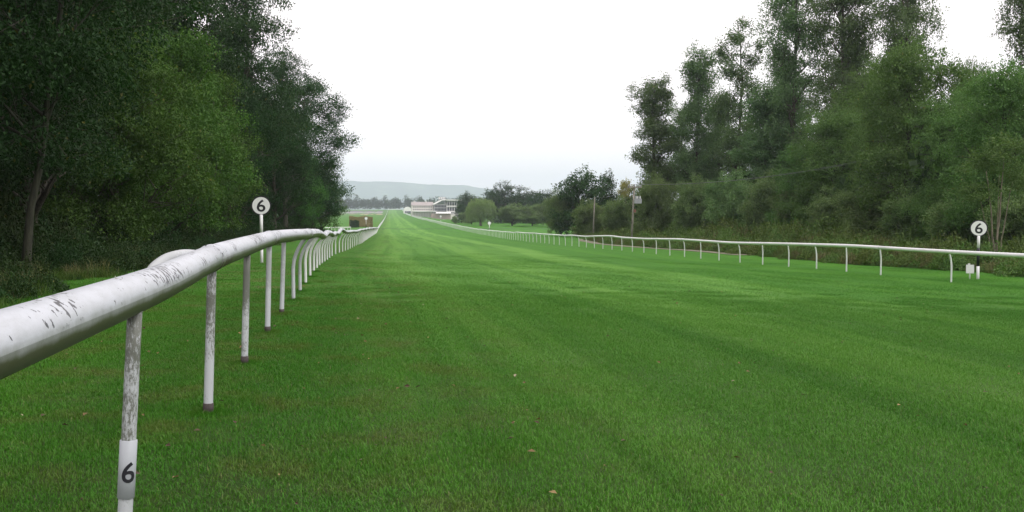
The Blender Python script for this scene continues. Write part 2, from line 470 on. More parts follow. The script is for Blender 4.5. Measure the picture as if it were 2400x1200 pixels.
m_rail = white_rail_mat()
m_clean = simple_mat('clean_white_plastic', (0.80, 0.81, 0.82), 0.45, 0.05, 4.0)
m_post_old = post_mat('lichened_post', 0.95)
m_post_mid = post_mat('weathered_post', 0.35)
m_post = simple_mat('white_post', (0.72, 0.74, 0.74), 0.5, 0.1, 5.0)
m_sleeve = simple_mat('dark_ground_sleeve', (0.055, 0.045, 0.042), 0.7, 0.3, 30.0)
m_black = simple_mat('black_paint', (0.012, 0.013, 0.018), 0.5, 0.1, 5.0)
m_num_sleeve = simple_mat('grey_number_sleeve', (0.40, 0.43, 0.46), 0.45, 0.08, 8.0)

GLYPHS = {}


def glyph(ch):
    """outline of a character as a flat mesh: vertices (x right, y up), triangles; 1 unit tall, centred"""
    if ch in GLYPHS: return GLYPHS[ch]
    cu = bpy.data.curves.new('glyph', 'FONT'); cu.body = ch; cu.resolution_u = 6; cu.offset = 0.014
    o = bpy.data.objects.new('glyph', cu)
    col.objects.link(o)
    dg = bpy.context.evaluated_depsgraph_get()
    me = o.evaluated_get(dg).to_mesh()
    me.calc_loop_triangles()
    V = np.array([v.co[:] for v in me.vertices]); T = np.array([t.vertices[:] for t in me.loop_triangles])
    o.evaluated_get(dg).to_mesh_clear()
    bpy.data.objects.remove(o); bpy.data.curves.remove(cu)
    V[:, :2] -= (V[:, :2].min(0) + V[:, :2].max(0)) / 2
    V /= np.ptp(V[:, 1])
    for _ in range(2):                                     # finer triangles, so that the figure can follow a round sleeve
        a, b_, c_ = T[:, 0], T[:, 1], T[:, 2]; n0 = len(V); m_ = len(T)
        V = np.vstack([V, (V[a] + V[b_]) / 2, (V[b_] + V[c_]) / 2, (V[c_] + V[a]) / 2])
        ab, bc, ca_ = n0 + np.arange(m_), n0 + m_ + np.arange(m_), n0 + 2 * m_ + np.arange(m_)
        T = np.concatenate([np.stack(q, 1) for q in ((a, ab, ca_), (ab, b_, bc), (ca_, bc, c_), (ab, bc, ca_))])
    GLYPHS[ch] = (V, T)
    return GLYPHS[ch]


def post_profile(kind, h, crank):
    """centre line of a rail post from below ground to the rail, unit metres"""
    if kind == 'straight':
        z = np.linspace(-0.12, h, 7); x = 0.035 * (z / h)
        return np.stack([x, 0 * z, z], 1)
    z = np.linspace(-0.12, h, 13); t = np.clip((z / h - 0.45) / 0.55, 0, 1)
    return np.stack([crank * t**2.2, 0 * z, z], 1)


def rail_thing(name, label, xbase, xrail, zrail, posts, n_sep, r_rail, r_post, profile_of, pmat_of, rmat, y_start, near):
    base_loc = np.array([xbase(posts[0]), posts[0], gz(xbase(posts[0]), posts[0])])
    root = empty(name, base_loc); tag(root, label, 'running rail')
    sub = []
    meshes = {}
    for k, y in enumerate(posts[:n_sep]):
        xb = float(xbase(y)); zb = float(gz(xb, y)); zt = float(zrail(y))
        key, P = profile_of(k, y); mt = pmat_of(k, y)
        kk = (key, mt.name)
        if kk not in meshes:
            mb = MB(); mb.tube(P, r_post, 12 if y < 60 else 6); meshes[kk] = mb.mesh('post', mt, True)
        o = link('post', meshes[kk], root)
        o.location = np.array([xb, y, zb]) - base_loc
        o.scale = (1, 1, (zt - zb - r_rail * 0.6) / 1.0)
        if y < 100: o.rotation_euler = (random.uniform(-.012, .012), random.uniform(-.008, .008), random.uniform(-.1, .1) if key != 'straight' else 0)
        sub.append((o, y, xb, zb, zt))
    far = MB()
    for y in posts[n_sep:]:
        xb = float(xbase(y)); zb = float(gz(xb, y)); zt = float(zrail(y)); key, P = profile_of(999, y)
        P = P[[0, 6, 9, 12]] if len(P) > 12 else P
        far.tube(P * np.array([1, 1, (zt - zb)]) + np.array([xb, y, zb]) - base_loc, r_post, 4, False)
    if far.n:
        o = far.build('post', m_post, root); o['kind'] = 'stuff'
    # rail sections, each spanning two bays
    cuts = [y_start] + list(posts[1 if near else 0:n_sep:2])
    secs = []
    for a, c in zip(cuts[:-1], cuts[1:]):
        yy = np.linspace(a, c, 9 if a < 80 else 5)
        P = np.stack([xrail(yy), yy, zrail(yy)], 1)
        mb = MB(); mb.tube(P - base_loc, r_rail * (1 + 0.02 * random.uniform(-1, 1)), 48 if a < 15 else (14 if a < 80 else 8))
        o = mb.build('rail_section', rmat, root, None, True); secs.append((o, a, c))
        if c < 90:
            T = np.array([float(xrail(c + .05) - xrail(c - .05)), .1, float(zrail(c + .05) - zrail(c - .05))]); T /= np.linalg.norm(T)
            Pc = np.array([float(xrail(c)), c, float(zrail(c))])
            q = MB()
            offs = [-.055, -.05, .05, .055]; rr = [0.99, 1.055, 1.055, 0.99]
            q.tube([Pc + T * s - base_loc for s in offs], [r_rail * v for v in rr], 48 if a < 15 else 14)
            q.build('collar', rmat, o, None, True)
    yy = np.concatenate([np.arange(cuts[-1], 1540, 5.0), [1540]])
    if len(yy) > 2:
        mb = MB(); mb.tube(np.stack([xrail(yy), yy, zrail(yy)], 1) - base_loc, r_rail * 1.15, 6)
        o = mb.build('rail_section', rmat, root, None, True); o['kind'] = 'stuff'
    return root, base_loc, sub, secs


wob = pchip(np.arange(20, 1600, 2.9), np.random.default_rng(3).normal(0, 0.04, len(np.arange(20, 1600, 2.9))))
wob2 = pchip(np.arange(20, 1600, 4.3), np.random.default_rng(5).normal(0, 0.032, len(np.arange(20, 1600, 4.3))))
zl_near = pchip([-5, 2.77, 4.51, 7.13, 10.99, 14, 17.2, 22, 25.5, 27, 30], np.array([-.335, -.338, -.337, -.291, -.285, -.305, -.345, -.43, -.55, -.60, -.58]) + EYE)


def zrail_l(y):
    y = np.asarray(y, float)
    return np.where(y < 30, zl_near(y), zl_f(y) + EYE + 0.99 + wob(y) * sstep(30, 40, y))


def xrail_l(y):
    y = np.asarray(y, float)
    return xl_f(y) + 0.03 + 0.22 * sstep(12.5, 17.5, y)


posts_l = [-0.5, 1.9, 4.29, 6.79, 9.10, 11.63, 14.01, 16.96, 19.2] + list(np.arange(21.6, 1540, 2.42))


def prof_l(k, y):
    if y < 15.5: return 'straight', post_profile('straight', 1.0, 0)
    v = k % 3
    return 'cranked%d' % v, post_profile('cranked', 1.0, (0.25, 0.22, 0.27)[v])


def pm_l(k, y):
    return m_post_old if y < 9.5 else (m_post_mid if y < 20 else m_post)


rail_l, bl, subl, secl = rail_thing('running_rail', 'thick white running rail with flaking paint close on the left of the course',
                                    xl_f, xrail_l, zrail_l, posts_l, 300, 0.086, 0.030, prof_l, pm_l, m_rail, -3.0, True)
for o, y, xb, zb, zt in subl:
    h = (zt - zb - 0.086 * 0.6)
    if 5 < y < 16:                               # dark ground sleeves on the near posts
        q = MB(); q.tube([(0.001, 0, -0.1), (0.002, 0, 0.035 / h), (0.0025, 0, 0.075 / h)], [0.0345] * 3, 14)
        s = q.build('ground_sleeve', m_sleeve, o, None, True)
    if abs(y - 4.29) < 0.01:
        o.rotation_euler = (0, 0.022, 0); o.location.x += 0.004
    if abs(y - 4.29) < 0.01:                     # the sleeve that carries the 6
        z0, z1 = at(298, 1166, y)[2] - zb, at(303, 1030, y)[2] - zb
        q = MB(); zz = np.array([z0, z0 + .002, z1 - .002, z1]) / h
        q.tube(np.stack([0.035 * zz, 0 * zz, zz], 1), [0.031, 0.0345, 0.0345, 0.031], 28)
        s = q.build('number_sleeve', m_num_sleeve, o, None, True)
        V, T = glyph('6')
        zc = at(303, 1103, y)[2] - zb
        ang0 = math.atan2(-4.29, 0.93) + 0.16
        gh = 0.086; hgt = V[:, 1] * gh; aro = V[:, 0] * gh * 1.0
        th = ang0 + aro / 0.0345
        VV = np.stack([np.cos(th) * 0.0357 + 0.035 * (zc + hgt) / h, np.sin(th) * 0.0357, (zc + hgt) / h], 1)
        link('numeral', np_mesh('numeral', VV, None, m_black, False, None, T), o)

# bent spare end of rail lying along the far side of the near rail
P0 = np.array([at(512, 606, 6.95), at(482, 608, 6.7), at(455, 599, 6.45), at(425, 599, 6.2), at(398, 606, 6.0), at(376, 618, 5.85), at(358, 636, 5.7), at(345, 668, 5.6)])
tt = np.linspace(0, 1, 26); kk = np.linspace(0, 1, len(P0))
Pc = np.stack([pchip(kk, P0[:, j])(tt) for j in range(3)], 1)
mb = MB(); mb.tube(Pc - bl, np.interp(tt, [0, .2, 1], [.03, .036, .036]), 16)
o = mb.build('rail_spur', m_post_mid, rail_l, None, True); o['label'] = 'bent grey white spare end of rail curving down behind'
# torn lichen tuft on top of the near rail
pt = at(273, 661, 4.05); pt[0] = -0.93
lm = MB()
for k in range(26):
    c0 = np.array([random.gauss(0, .018), random.gauss(0, .035), 0]); a = random.uniform(0, 6.28); s = random.uniform(.006, .016)
    d1 = np.array([math.cos(a), math.sin(a), random.uniform(.2, 1.0)]) * s; d2 = np.array([-math.sin(a), math.cos(a), random.uniform(-.5, .5)]) * s
    lm.add([c0, c0 + d1, c0 + d1 + d2, c0 + d2], [(0, 1, 2, 3)])
zt = float(zrail_l(4.05)) + 0.080
o = lm.build('lichen_tuft', simple_mat('lichen', (0.30, 0.31, 0.25), 0.95, 0.4, 60), secl[1][0] if secl[1][1] < 4.05 < secl[1][2] else secl[0][0],
             np.array([-0.875, 4.05, zt - 0.012]) - bl)
o.rotation_euler = (0, 0.7, 0)


def zrail_r(y):
    y = np.asarray(y, float); return zr_f(y) + EYE + 1.0 + wob2(y) * sstep(20, 34, y) + 0.02 * np.exp(-((y - 42) / 8)**2) * 3


def xrail_r(y): return xr_f(np.asarray(y, float)) - 0.10


posts_r = [9.6, 12.4, 15.2, 18.0, 20.8, 23.6, 26.4, 31.04] + list(35.61 + np.array([0, 2.69, 5.36, 8.17, 11.15, 14.06, 17.07])) + list(np.arange(55.6, 1540, 2.855))


def prof_r(k, y):
    v = k % 3
    return 'cranked%d' % v, post_profile('bent', 1.0, (-0.05, -0.09, -0.07)[v]) if v != 0 else post_profile('bent', 1.0, -0.04)


rail_r, br, subr, secr = rail_thing('running_rail', 'long wavy white running rail along the right edge of the course before the trees',
                                    xr_f, xrail_r, zrail_r, posts_r, 300, 0.068, 0.029, prof_r, lambda k, y: m_post, m_clean, 9.0, False)

# distant rails: across the head of the straight, the parallel outer rail, and short hurdle rail
def far_rail(label, pts, rr, h, sp):
    P = np.array(pts, float)
    tt = np.linspace(0, 1, 80); k = np.linspace(0, 1, len(P))
    X = np.interp(tt, k, P[:, 0]); Y = np.interp(tt, k, P[:, 1]); Z = gz(X, Y)
    root = empty('running_rail', (X[0], Y[0], Z[0])); tag(root, label, 'running rail')
    b0 = np.array([X[0], Y[0], Z[0]])
    mb = MB(); mb.tube(np.stack([X, Y, Z + h], 1) - b0, rr, 6); mb.build('rail_section', m_clean, root, None, True)
    L = np.hypot(np.diff(X), np.diff(Y)).sum(); n = max(2, int(L / sp))
    me = None
    for j in range(n + 1):
        t = j / n; x = np.interp(t, tt, X); y = np.interp(t, tt, Y)
        if me is None:
            q = MB(); q.tube([(0, 0, -.1), (0, 0, h / 2), (0, 0, h)], 0.05, 5); me = q.mesh('post', m_post)
        link('post', me, root, np.array([x, y, gz(x, y)]) - b0)
    return root


far_rail('white rail crossing the far head of the straight below the woods', [(xl_f(1535) + .5, 1560), (xr_f(1535) - 1, 1552)], 0.35, 1.0, 2.6)
far_rail('second white rail curving between the stand and the straight far off', [(xr_f(1480) + 4, 1480), (xr_f(1200) + 12, 1200), (xr_f(950) + 16, 950), (xr_f(760) + 18, 760)], 0.20, 1.05, 4.0)
a_, b_ = at(762, 541, 238), at(822, 534, 250)
far_rail('low white rail standing alone on grass left of the straight', [(a_[0], a_[1]), (b_[0], b_[1])], 0.09, 0.75, 1.6)
far_rail('thin white rail by the grey car park left of the straight', [(-40, 1110), (0, 1115), (xl_f(1120) - 4, 1125)], 0.16, 1.1, 6.0)

# ------------------------------------------------------------------ furlong markers
def marker(x, y, zdisc, dia, label, num, bands, digit=True, turn=0.0):
    z0 = float(gz(x, y)); h = zdisc - z0; r = dia / 2
    root = empty('furlong_marker', (x, y, z0), turn); tag(root, label, 'distance marker', 'furlong markers beside the running rails')
    n = 40; th = np.linspace(0, 2 * PI, n, endpoint=False)
    def disc(rad, y0, y1, mb):
        A = np.stack([np.cos(th) * rad, np.full(n, y0), np.sin(th) * rad + h], 1); B = A.copy(); B[:, 1] = y1
        k = np.arange(n)
        V = np.vstack([A, B, [[0, y0, h], [0, y1, h]]])
        mb.add(V, np.stack([k, (k + 1) % n, n + (k + 1) % n, n + k], 1),
               np.vstack([np.stack([np.full(n, 2 * n), (k + 1) % n, k], 1), np.stack([np.full(n, 2 * n + 1), n + k, n + (k + 1) % n], 1)]))
    mb = MB(); disc(r, -0.012, 0.012, mb); mb.build('disc_rim', m_black, root)
    mb = MB(); disc(r * 0.87, -0.018, 0.018, mb); mb.build('disc_face', m_disc, root)
    if digit:
        V, T = glyph(num)
        s = dia * 0.62
        link('numeral', np_mesh('numeral', np.stack([V[:, 0] * s * 1.12, np.full(len(V), -0.0205), V[:, 1] * s + h], 1), None, m_black, False, None, T), root)
    pr = 0.05 if dia < 0.8 else 0.08
    for (a, b2, mt) in bands:
        q = MB(); za, zb = a * (h - r * 0.9), b2 * (h - r * 0.9)
        q.tube([(0, 0.0, za), (0, 0.0, (za + zb) / 2), (0, 0.0, zb)], pr, 14); q.build('pole_band', mt, root, None, True)
    return root


m_disc = simple_mat('white_disc', (0.72, 0.73, 0.74), 0.5, 0.05, 14)
pL = at(613, 620, 33.0)
marker(at(612, 482, 33)[0], 33.0, at(612, 482, 33)[2], 0.63, 'white disc marker numbered 6 behind the near left rail', '6', [(-.1, .42, m_disc), (.42, .58, m_black), (.58, 1.0, m_disc)])
yR = 32.6
pR = at(2292, 655, yR)
marker(at(2294, 535, yR)[0], yR, at(2295, 535, yR)[2], 0.60, 'white disc marker numbered 6 before the trees beyond the right rail', '6', [(-.1, .30, m_disc), (.30, .72, m_black), (.72, 1.0, m_disc)], True, -0.4)
p = at(858, 512, 236)
marker(p[0], 236, p[2], 0.78, 'small distant disc marker with banded pole before the brown hedge', '5', [(-.1, .25, m_disc), (.25, .6, m_black), (.6, 1.0, m_disc)], False)
p = at(1147, 523, 236)
marker(p[0], 236, p[2], 0.9, 'small distant disc marker standing in front of the weeping willow', '5', [(-.1, .25, m_disc), (.25, .45, m_black), (.45, 1.0, m_disc)], False)
p = at(1033, 507, 440)
marker(p[0], 440, p[2], 1.0, 'tiny far disc marker in the grass enclosure before the grandstand', '4', [(-.1, .4, m_disc), (.4, .6, m_black), (.6, 1.0, m_disc)], False)

# white board on a stake by the right marker
p = at(2273, 655, yR + 0.1); z0 = float(gz(p[0], yR + .1))
root = empty('stake_sign', (p[0], yR + .1, z0), -0.4); tag(root, 'small blank white board on a short stake beside the right marker', 'sign')
mb = MB(); mb.box(-.13, .13, -.02, .02, at(2273, 641, yR)[2] - z0, at(2273, 621, yR)[2] - z0); bo = mb.build('board', m_disc, root)
mb = MB(); mb.tube([(0, .03, -.1), (0, .03, .2), (0, .03, .48)], .022, 8); mb.build('stake', m_post, root, None, True)
mb = MB(); mb.box(-.07, .0, -.02, .02, at(2273, 621, yR)[2] - z0 + .001, at(2273, 618, yR)[2] - z0); mb.build('cap_lug', m_disc, bo)

# ------------------------------------------------------------------ trees
BARK = bark_mat('grey_brown_bark', (0.13, 0.115, 0.09))
BARK_O = bark_mat('mossy_bark', (0.042, 0.043, 0.028))
BARK_D = bark_mat('dark_bark', (0.075, 0.065, 0.05))
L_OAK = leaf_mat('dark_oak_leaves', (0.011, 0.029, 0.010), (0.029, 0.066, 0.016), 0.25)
L_HAZEL = leaf_mat('hazel_leaves', (0.026, 0.070, 0.016), (0.115, 0.220, 0.050), 0.3)
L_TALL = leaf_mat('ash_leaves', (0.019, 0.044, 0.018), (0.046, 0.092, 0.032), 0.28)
L_POP = leaf_mat('poplar_leaves', (0.066, 0.122, 0.056), (0.172, 0.262, 0.120), 0.3)
L_MAPLE = leaf_mat('field_maple_leaves', (0.050, 0.104, 0.034), (0.152, 0.250, 0.080), 0.3)
L_SALLOW = leaf_mat('sallow_leaves', (0.074, 0.134, 0.055), (0.215, 0.300, 0.128), 0.28)
L_WILLOW = leaf_mat('willow_leaves', (0.135, 0.225, 0.095), (0.285, 0.40, 0.18), 0.36)
L_GOLD = leaf_mat('yellowing_leaves', (0.16, 0.16, 0.04), (0.28, 0.25, 0.07), 0.3)
L_BRAM = leaf_mat('bramble_leaves', (0.050, 0.105, 0.024), (0.150, 0.215, 0.060), 0.2, hue=0.025)
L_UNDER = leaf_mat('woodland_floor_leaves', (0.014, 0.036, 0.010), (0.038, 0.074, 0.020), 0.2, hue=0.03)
L_BROWN = leaf_mat('brown_hedge_leaves', (0.22, 0.20, 0.09), (0.36, 0.32, 0.16), 0.1)


def unit(a): return a / (np.linalg.norm(a, axis=-1, keepdims=True) + 1e-9)


def leaves(r, P, D, Nn, L, wr):
    """diamond shaped folded leaf faces"""
    D = unit(D); S = unit(np.cross(D, Nn)); Nn = np.cross(S, D)
    L = L[:, None]; W = L * wr
    a = P; t = P + D * L - Nn * L * 0.12
    m = P + D * L * 0.45
    l = m + S * W * .5 + Nn * W * .18; q = m - S * W * .5 + Nn * W * .18
    V = np.stack([a, q, t, l], 1).reshape(-1, 3)
    return V


def crown_mesh(name, seed, mat, lobes, n_twig, n_leaf, twig, leaf, droop=0.0, shell=0.5, wr=0.6, zmin=0.3, upw=0.35, bump=0.25, weep=0.0, sub=11, subr=(.36, .60)):
    r = np.random.default_rng(seed)
    lob = np.array(lobes, float)
    if sub:                                               # each lobe breaks up into boughs with gaps between them
        out = []
        for (cx, cy, cz, rx, ry, rz) in lob:
            for j in range(sub):
                dv = unit(r.normal(size=3)); dv[2] = dv[2] * .9 + .12
                q = r.uniform(.55, 1.08); f = r.uniform(*subr)
                out.append((cx + dv[0] * rx * q, cy + dv[1] * ry * q, cz + dv[2] * rz * q, rx * f, ry * f, rz * f * .8))
        lob = np.array(out)
    wgt = lob[:, 3] * lob[:, 4] + lob[:, 4] * lob[:, 5] + lob[:, 3] * lob[:, 5]
    k = r.choice(len(lob), n_twig, p=wgt / wgt.sum())
    d = r.normal(size=(n_twig, 3)); d[:, 2] = np.where(d[:, 2] < -.3, -d[:, 2] * .6, d[:, 2]); d = unit(d)
    mult = np.ones(n_twig)
    for j in range(14):                                   # boughs that stand proud of the outline
        bdir = unit(r.normal(size=3)); ph = r.integers(0, 3)
        dot = d @ bdir
        mult += bump * r.uniform(.4, 1) * np.clip((dot - .72) / .28, 0, 1) * (k % 3 == ph)
    mult -= bump * 0.45
    rad = (shell + (1 - shell) * r.random(n_twig)**0.55) * mult
    P = lob[k, :3] + d * lob[k, 3:] * rad[:, None]
    ok = P[:, 2] > zmin
    P, d, k = P[ok], d[ok], k[ok]
    n = len(P)
    td = unit(d + r.normal(size=(n, 3)) * .55 + np.array([0, 0, upw - droop]))
    sc = r.uniform(.7, 1.3, n)
    PP, DD_, NN, LL = [], [], [], []
    for j in range(n_leaf):
        s = (j + r.random(n)) / n_leaf
        if weep > 0:
            p = P + np.stack([d[:, 0] * .25 * s, d[:, 1] * .25 * s, -weep * s * sc], 1) + r.normal(size=(n, 3)) * .06
            p[:, 2] = np.maximum(p[:, 2], zmin)
            ld = np.stack([r.normal(size=n) * .3, r.normal(size=n) * .3, -np.ones(n)], 1)
        else:
            p = P + td * ((s - .35) * twig * sc)[:, None] + r.normal(size=(n, 3)) * twig * .13
            ld = td * .5 + r.normal(size=(n, 3)) * .7 + np.array([0, 0, -.25])
        nn = d * .55 + np.array([0, 0, .8]) + r.normal(size=(n, 3)) * .65
        PP.append(p); DD_.append(ld); NN.append(nn); LL.append(leaf * r.uniform(.65, 1.3, n))
    P_, D_, N_, L_ = np.concatenate(PP), np.concatenate(DD_), np.concatenate(NN), np.concatenate(LL)
    V = leaves(r, P_, D_, N_, L_, wr)
    return np_mesh(name, V, np.arange(len(V)).reshape(-1, 4), mat)


def trunk_mesh(name, seed, mat, h, r0, lobes, lean=(0, 0), twigs=8, lim=.12):
    r = np.random.default_rng(seed + 100)
    mb = MB()
    z = np.linspace(-0.3, h, 12); t = np.clip(z / h, 0, 1)
    jx = np.cumsum(r.normal(0, h * .006, 12)); jy = np.cumsum(r.normal(0, h * .006, 12))
    P = np.stack([lean[0] * t + jx, lean[1] * t + jy, z], 1)
    rad = r0 * (1 - .86 * t)**.9 + .012; rad[0] *= 1.5; rad[1] *= 1.12
    mb.tube(P, rad, 9)
    for (cx, cy, cz, rx, ry, rz) in lobes:
        za = max(lim * h, min(cz - .55 * rz - 0.4 * math.hypot(cx, cy), .8 * h))
        a = np.array([np.interp(za, z, P[:, 0]), np.interp(za, z, P[:, 1]), za]); c = np.array([cx, cy, cz])
        s = np.linspace(0, 1, 7)[:, None]
        mid = (a + c) / 2 + r.normal(0, .25, 3)
        B = (1 - s)**2 * a + 2 * s * (1 - s) * mid + s**2 * c
        ra = np.interp(za, z, rad) * .6
        mb.tube(B, np.linspace(ra, ra * .25, 7), 6)
        for q in range(twigs):
            st = B[r.integers(2, 7)]; dd = unit(r.normal(size=3) + np.array([0, 0, .4])); en = c + dd * np.array([rx, ry, rz]) * r.uniform(.55, .95)
            mm = (st + en) / 2 + r.normal(0, .2, 3)
            B2 = (1 - s)**2 * st + 2 * s * (1 - s) * mm + s**2 * en
            mb.tube(B2[::2], np.linspace(ra * .3, .008, 4), 5, False)
    return mb.mesh(name, mat, True)


def rand_lobes(seed, n, h0, h1, rad, lr, taper=0.5, flat=.85):
    """lobes filling an egg-shaped crown"""
    r = np.random.default_rng(seed); out = []
    for j in range(n):
        t = (j + r.random()) / n
        z = h0 + (h1 - h0) * t
        env = rad * math.sin(PI * min(1, (t * .82 + .16)))**taper
        a = j * 2.4 + r.uniform(-.5, .5); q = env * math.sqrt(r.random()) * .72
        s = lr * r.uniform(.75, 1.25)
        out.append((math.cos(a) * q, math.sin(a) * q, z, s, s, s * flat))
    return out


PROTO = {}


def proto(key, h, r0, lobes, leafm, bark, seed, lean=(0, 0), twigs=9, lim=.12, **kw):
    PROTO[key] = dict(h=max(l[2] + l[5] for l in lobes), r=max(math.hypot(l[0], l[1]) + l[3] for l in lobes),
                      trunk=trunk_mesh('trunk', seed, bark, h, r0, lobes, lean, twigs, lim), crown=crown_mesh('crown', seed, leafm, lobes, **kw))


proto('oak', 11, .24, rand_lobes(1, 17, 2.2, 12.0, 4.2, 2.0), L_OAK, BARK_D, 1, n_twig=5200, n_leaf=13, twig=.7, leaf=.118, zmin=.5)
proto('oak2', 12, .22, rand_lobes(2, 16, 3.0, 13.0, 4.0, 2.0), L_OAK, BARK, 2, lean=(.5, .4), n_twig=4800, n_leaf=13, twig=.7, leaf=.12, zmin=.8)
proto('leaning_oak', 10, .095, [l for l in rand_lobes(22, 20, 3.3, 13.0, 4.0, 1.9)], L_OAK, BARK_O, 22, lean=(1.5, 1.0), lim=.3, n_twig=4400, n_leaf=13, twig=.7, leaf=.12, zmin=2.1)
proto('hazel', 7, .15, rand_lobes(3, 15, 1.2, 8.4, 3.4, 1.6), L_HAZEL, BARK_D, 3, n_twig=5000, n_leaf=10, twig=.65, leaf=.125, zmin=.3, upw=.7)
proto('ash', 20, .32, rand_lobes(4, 20, 5.0, 21.0, 4.6, 2.4), L_TALL, BARK_D, 4, n_twig=5200, n_leaf=11, twig=1.0, leaf=.19, zmin=2.0)
proto('wispy', 15, .2, rand_lobes(5, 26, 2.0, 16.5, 4.4, 1.35, .45), L_TALL, BARK_D, 5, n_twig=4200, n_leaf=9, twig=1.1, leaf=.17, zmin=.8, upw=.6, bump=.5, shell=.35)
proto('poplar', 21, .26, rand_lobes(6, 17, 5.0, 20.0, 3.0, 1.55, .5, 1.25), L_POP, BARK_D, 6, n_twig=3600, n_leaf=10, twig=1.0, leaf=.21, zmin=2.0, upw=.8, shell=.35, bump=.4)
proto('poplar_thin', 21, .22, rand_lobes(8, 13, 6.0, 20.0, 2.9, 1.35, .45, 1.2), L_POP, BARK_D, 8, n_twig=2400, n_leaf=9, twig=1.0, leaf=.20, zmin=2.0, upw=.9, shell=.3, bump=.5)
proto('big_poplar', 24, .38, rand_lobes(9, 24, 4.0, 24.0, 4.6, 2.1, .45, 1.1), L_POP, BARK_D, 9, n_twig=5600, n_leaf=10, twig=1.05, leaf=.21, zmin=2.0, upw=.6, shell=.4, bump=.4)
proto('maple', 11, .24, rand_lobes(10, 18, 2.0, 11.6, 4.8, 2.0), L_MAPLE, BARK_O, 10, n_twig=5200, n_leaf=11, twig=.8, leaf=.16, zmin=.5)
proto('sallow', 4, .13, rand_lobes(11, 14, .9, 4.6, 3.0, 1.5), L_SALLOW, BARK_O, 11, n_twig=3600, n_leaf=10, twig=.6, leaf=.15, zmin=.1, upw=.6)
proto('willow', 6.5, .3, [(0, 0, 6.5, 3.2, 3.2, 2.6), (1.5, 1, 5.6, 2.4, 2.4, 2.2), (-1.6, -.6, 5.4, 2.4, 2.4, 2.2), (.3, -1.6, 5.2, 2.3, 2.3, 2.2), (-.5, 1.7, 5.2, 2.3, 2.3, 2.2)],
      L_WILLOW, BARK, 12, n_twig=1700, n_leaf=16, twig=.8, leaf=.30, zmin=.4, weep=3.2, wr=.35, sub=0)
proto('far_round', 9, .3, rand_lobes(13, 16, 0.7, 11.0, 4.8, 2.3, .3), L_TALL, BARK_D, 13, n_twig=1800, n_leaf=6, twig=1.0, leaf=.36, zmin=.3, twigs=2)
proto('far_round2', 9, .35, rand_lobes(14, 15, 0.7, 12.0, 4.4, 2.4, .3), L_OAK, BARK_D, 14, n_twig=1800, n_leaf=6, twig=1.0, leaf=.36, zmin=.3, twigs=2)
proto('gold', 9, .3, rand_lobes(15, 10, 2.0, 11.0, 3.4, 2.0), L_GOLD, BARK, 15, n_twig=1500, n_leaf=6, twig=1.0, leaf=.34, zmin=.3, twigs=2)


def tree(key, name, X, Y, height, halfw, label, cat='tree', group=None, rot=None, leafm=None):
    p = PROTO[key]
    o = empty(name, (X, Y, float(gz(X, Y)) - 0.05), rng.uniform(0, 6.28) if rot is None else rot)
    s = height / p['h']; sx = (halfw / p['r']) if halfw else s
    o.scale = (sx, sx, s)
    tag(o, label, cat, group)
    link('trunk', p['trunk'], o); link('crown', p['crown'], o)
    return o


def tree_px(key, name, px, ytop, Y, hw, label, **kw):
    """px: middle of the crown, ytop: its top in the photograph, Y: metres down the course, hw: half width in photo pixels"""
    P = at(px, ytop, Y); depth = P[0] * math.sin(YAW) + Y * math.cos(YAW)
    h = P[2] - float(gz(P[0], Y))
    return tree(key, name, P[0], Y, h, hw * depth / F if hw else None, label, **kw)


GL = 'trees making up the dark wood on the left'
HIDDEN = 'shaded tree crowded into the dark wood behind its front row'
# the left wood, front row
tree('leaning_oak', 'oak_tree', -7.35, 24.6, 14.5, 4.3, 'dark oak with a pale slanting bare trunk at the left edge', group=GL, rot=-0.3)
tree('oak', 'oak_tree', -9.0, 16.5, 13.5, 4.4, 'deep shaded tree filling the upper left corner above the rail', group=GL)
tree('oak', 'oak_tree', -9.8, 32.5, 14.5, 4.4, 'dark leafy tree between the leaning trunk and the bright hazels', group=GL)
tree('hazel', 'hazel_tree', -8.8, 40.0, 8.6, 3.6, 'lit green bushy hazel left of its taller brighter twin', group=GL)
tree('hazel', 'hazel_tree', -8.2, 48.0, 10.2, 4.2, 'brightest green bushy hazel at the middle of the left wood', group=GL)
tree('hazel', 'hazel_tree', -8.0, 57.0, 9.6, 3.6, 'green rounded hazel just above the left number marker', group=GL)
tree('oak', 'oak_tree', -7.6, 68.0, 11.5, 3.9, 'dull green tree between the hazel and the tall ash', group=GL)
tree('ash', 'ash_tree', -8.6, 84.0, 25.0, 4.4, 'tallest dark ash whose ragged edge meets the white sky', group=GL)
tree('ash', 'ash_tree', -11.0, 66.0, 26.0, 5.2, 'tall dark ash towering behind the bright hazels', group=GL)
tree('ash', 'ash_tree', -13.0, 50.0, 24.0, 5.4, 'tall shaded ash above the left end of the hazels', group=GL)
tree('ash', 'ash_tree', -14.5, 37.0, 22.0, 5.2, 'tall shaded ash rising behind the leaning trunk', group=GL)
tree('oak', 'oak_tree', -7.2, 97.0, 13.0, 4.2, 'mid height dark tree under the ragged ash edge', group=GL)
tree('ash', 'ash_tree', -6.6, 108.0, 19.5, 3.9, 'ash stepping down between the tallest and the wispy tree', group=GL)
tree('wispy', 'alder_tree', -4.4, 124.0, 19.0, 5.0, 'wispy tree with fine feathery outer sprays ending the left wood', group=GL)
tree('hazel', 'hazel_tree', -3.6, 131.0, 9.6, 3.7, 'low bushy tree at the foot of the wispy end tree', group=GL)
tree('hazel', 'hazel_tree', -5.6, 114.0, 9.0, 3.4, 'low bush under the stepping ash', group=GL)
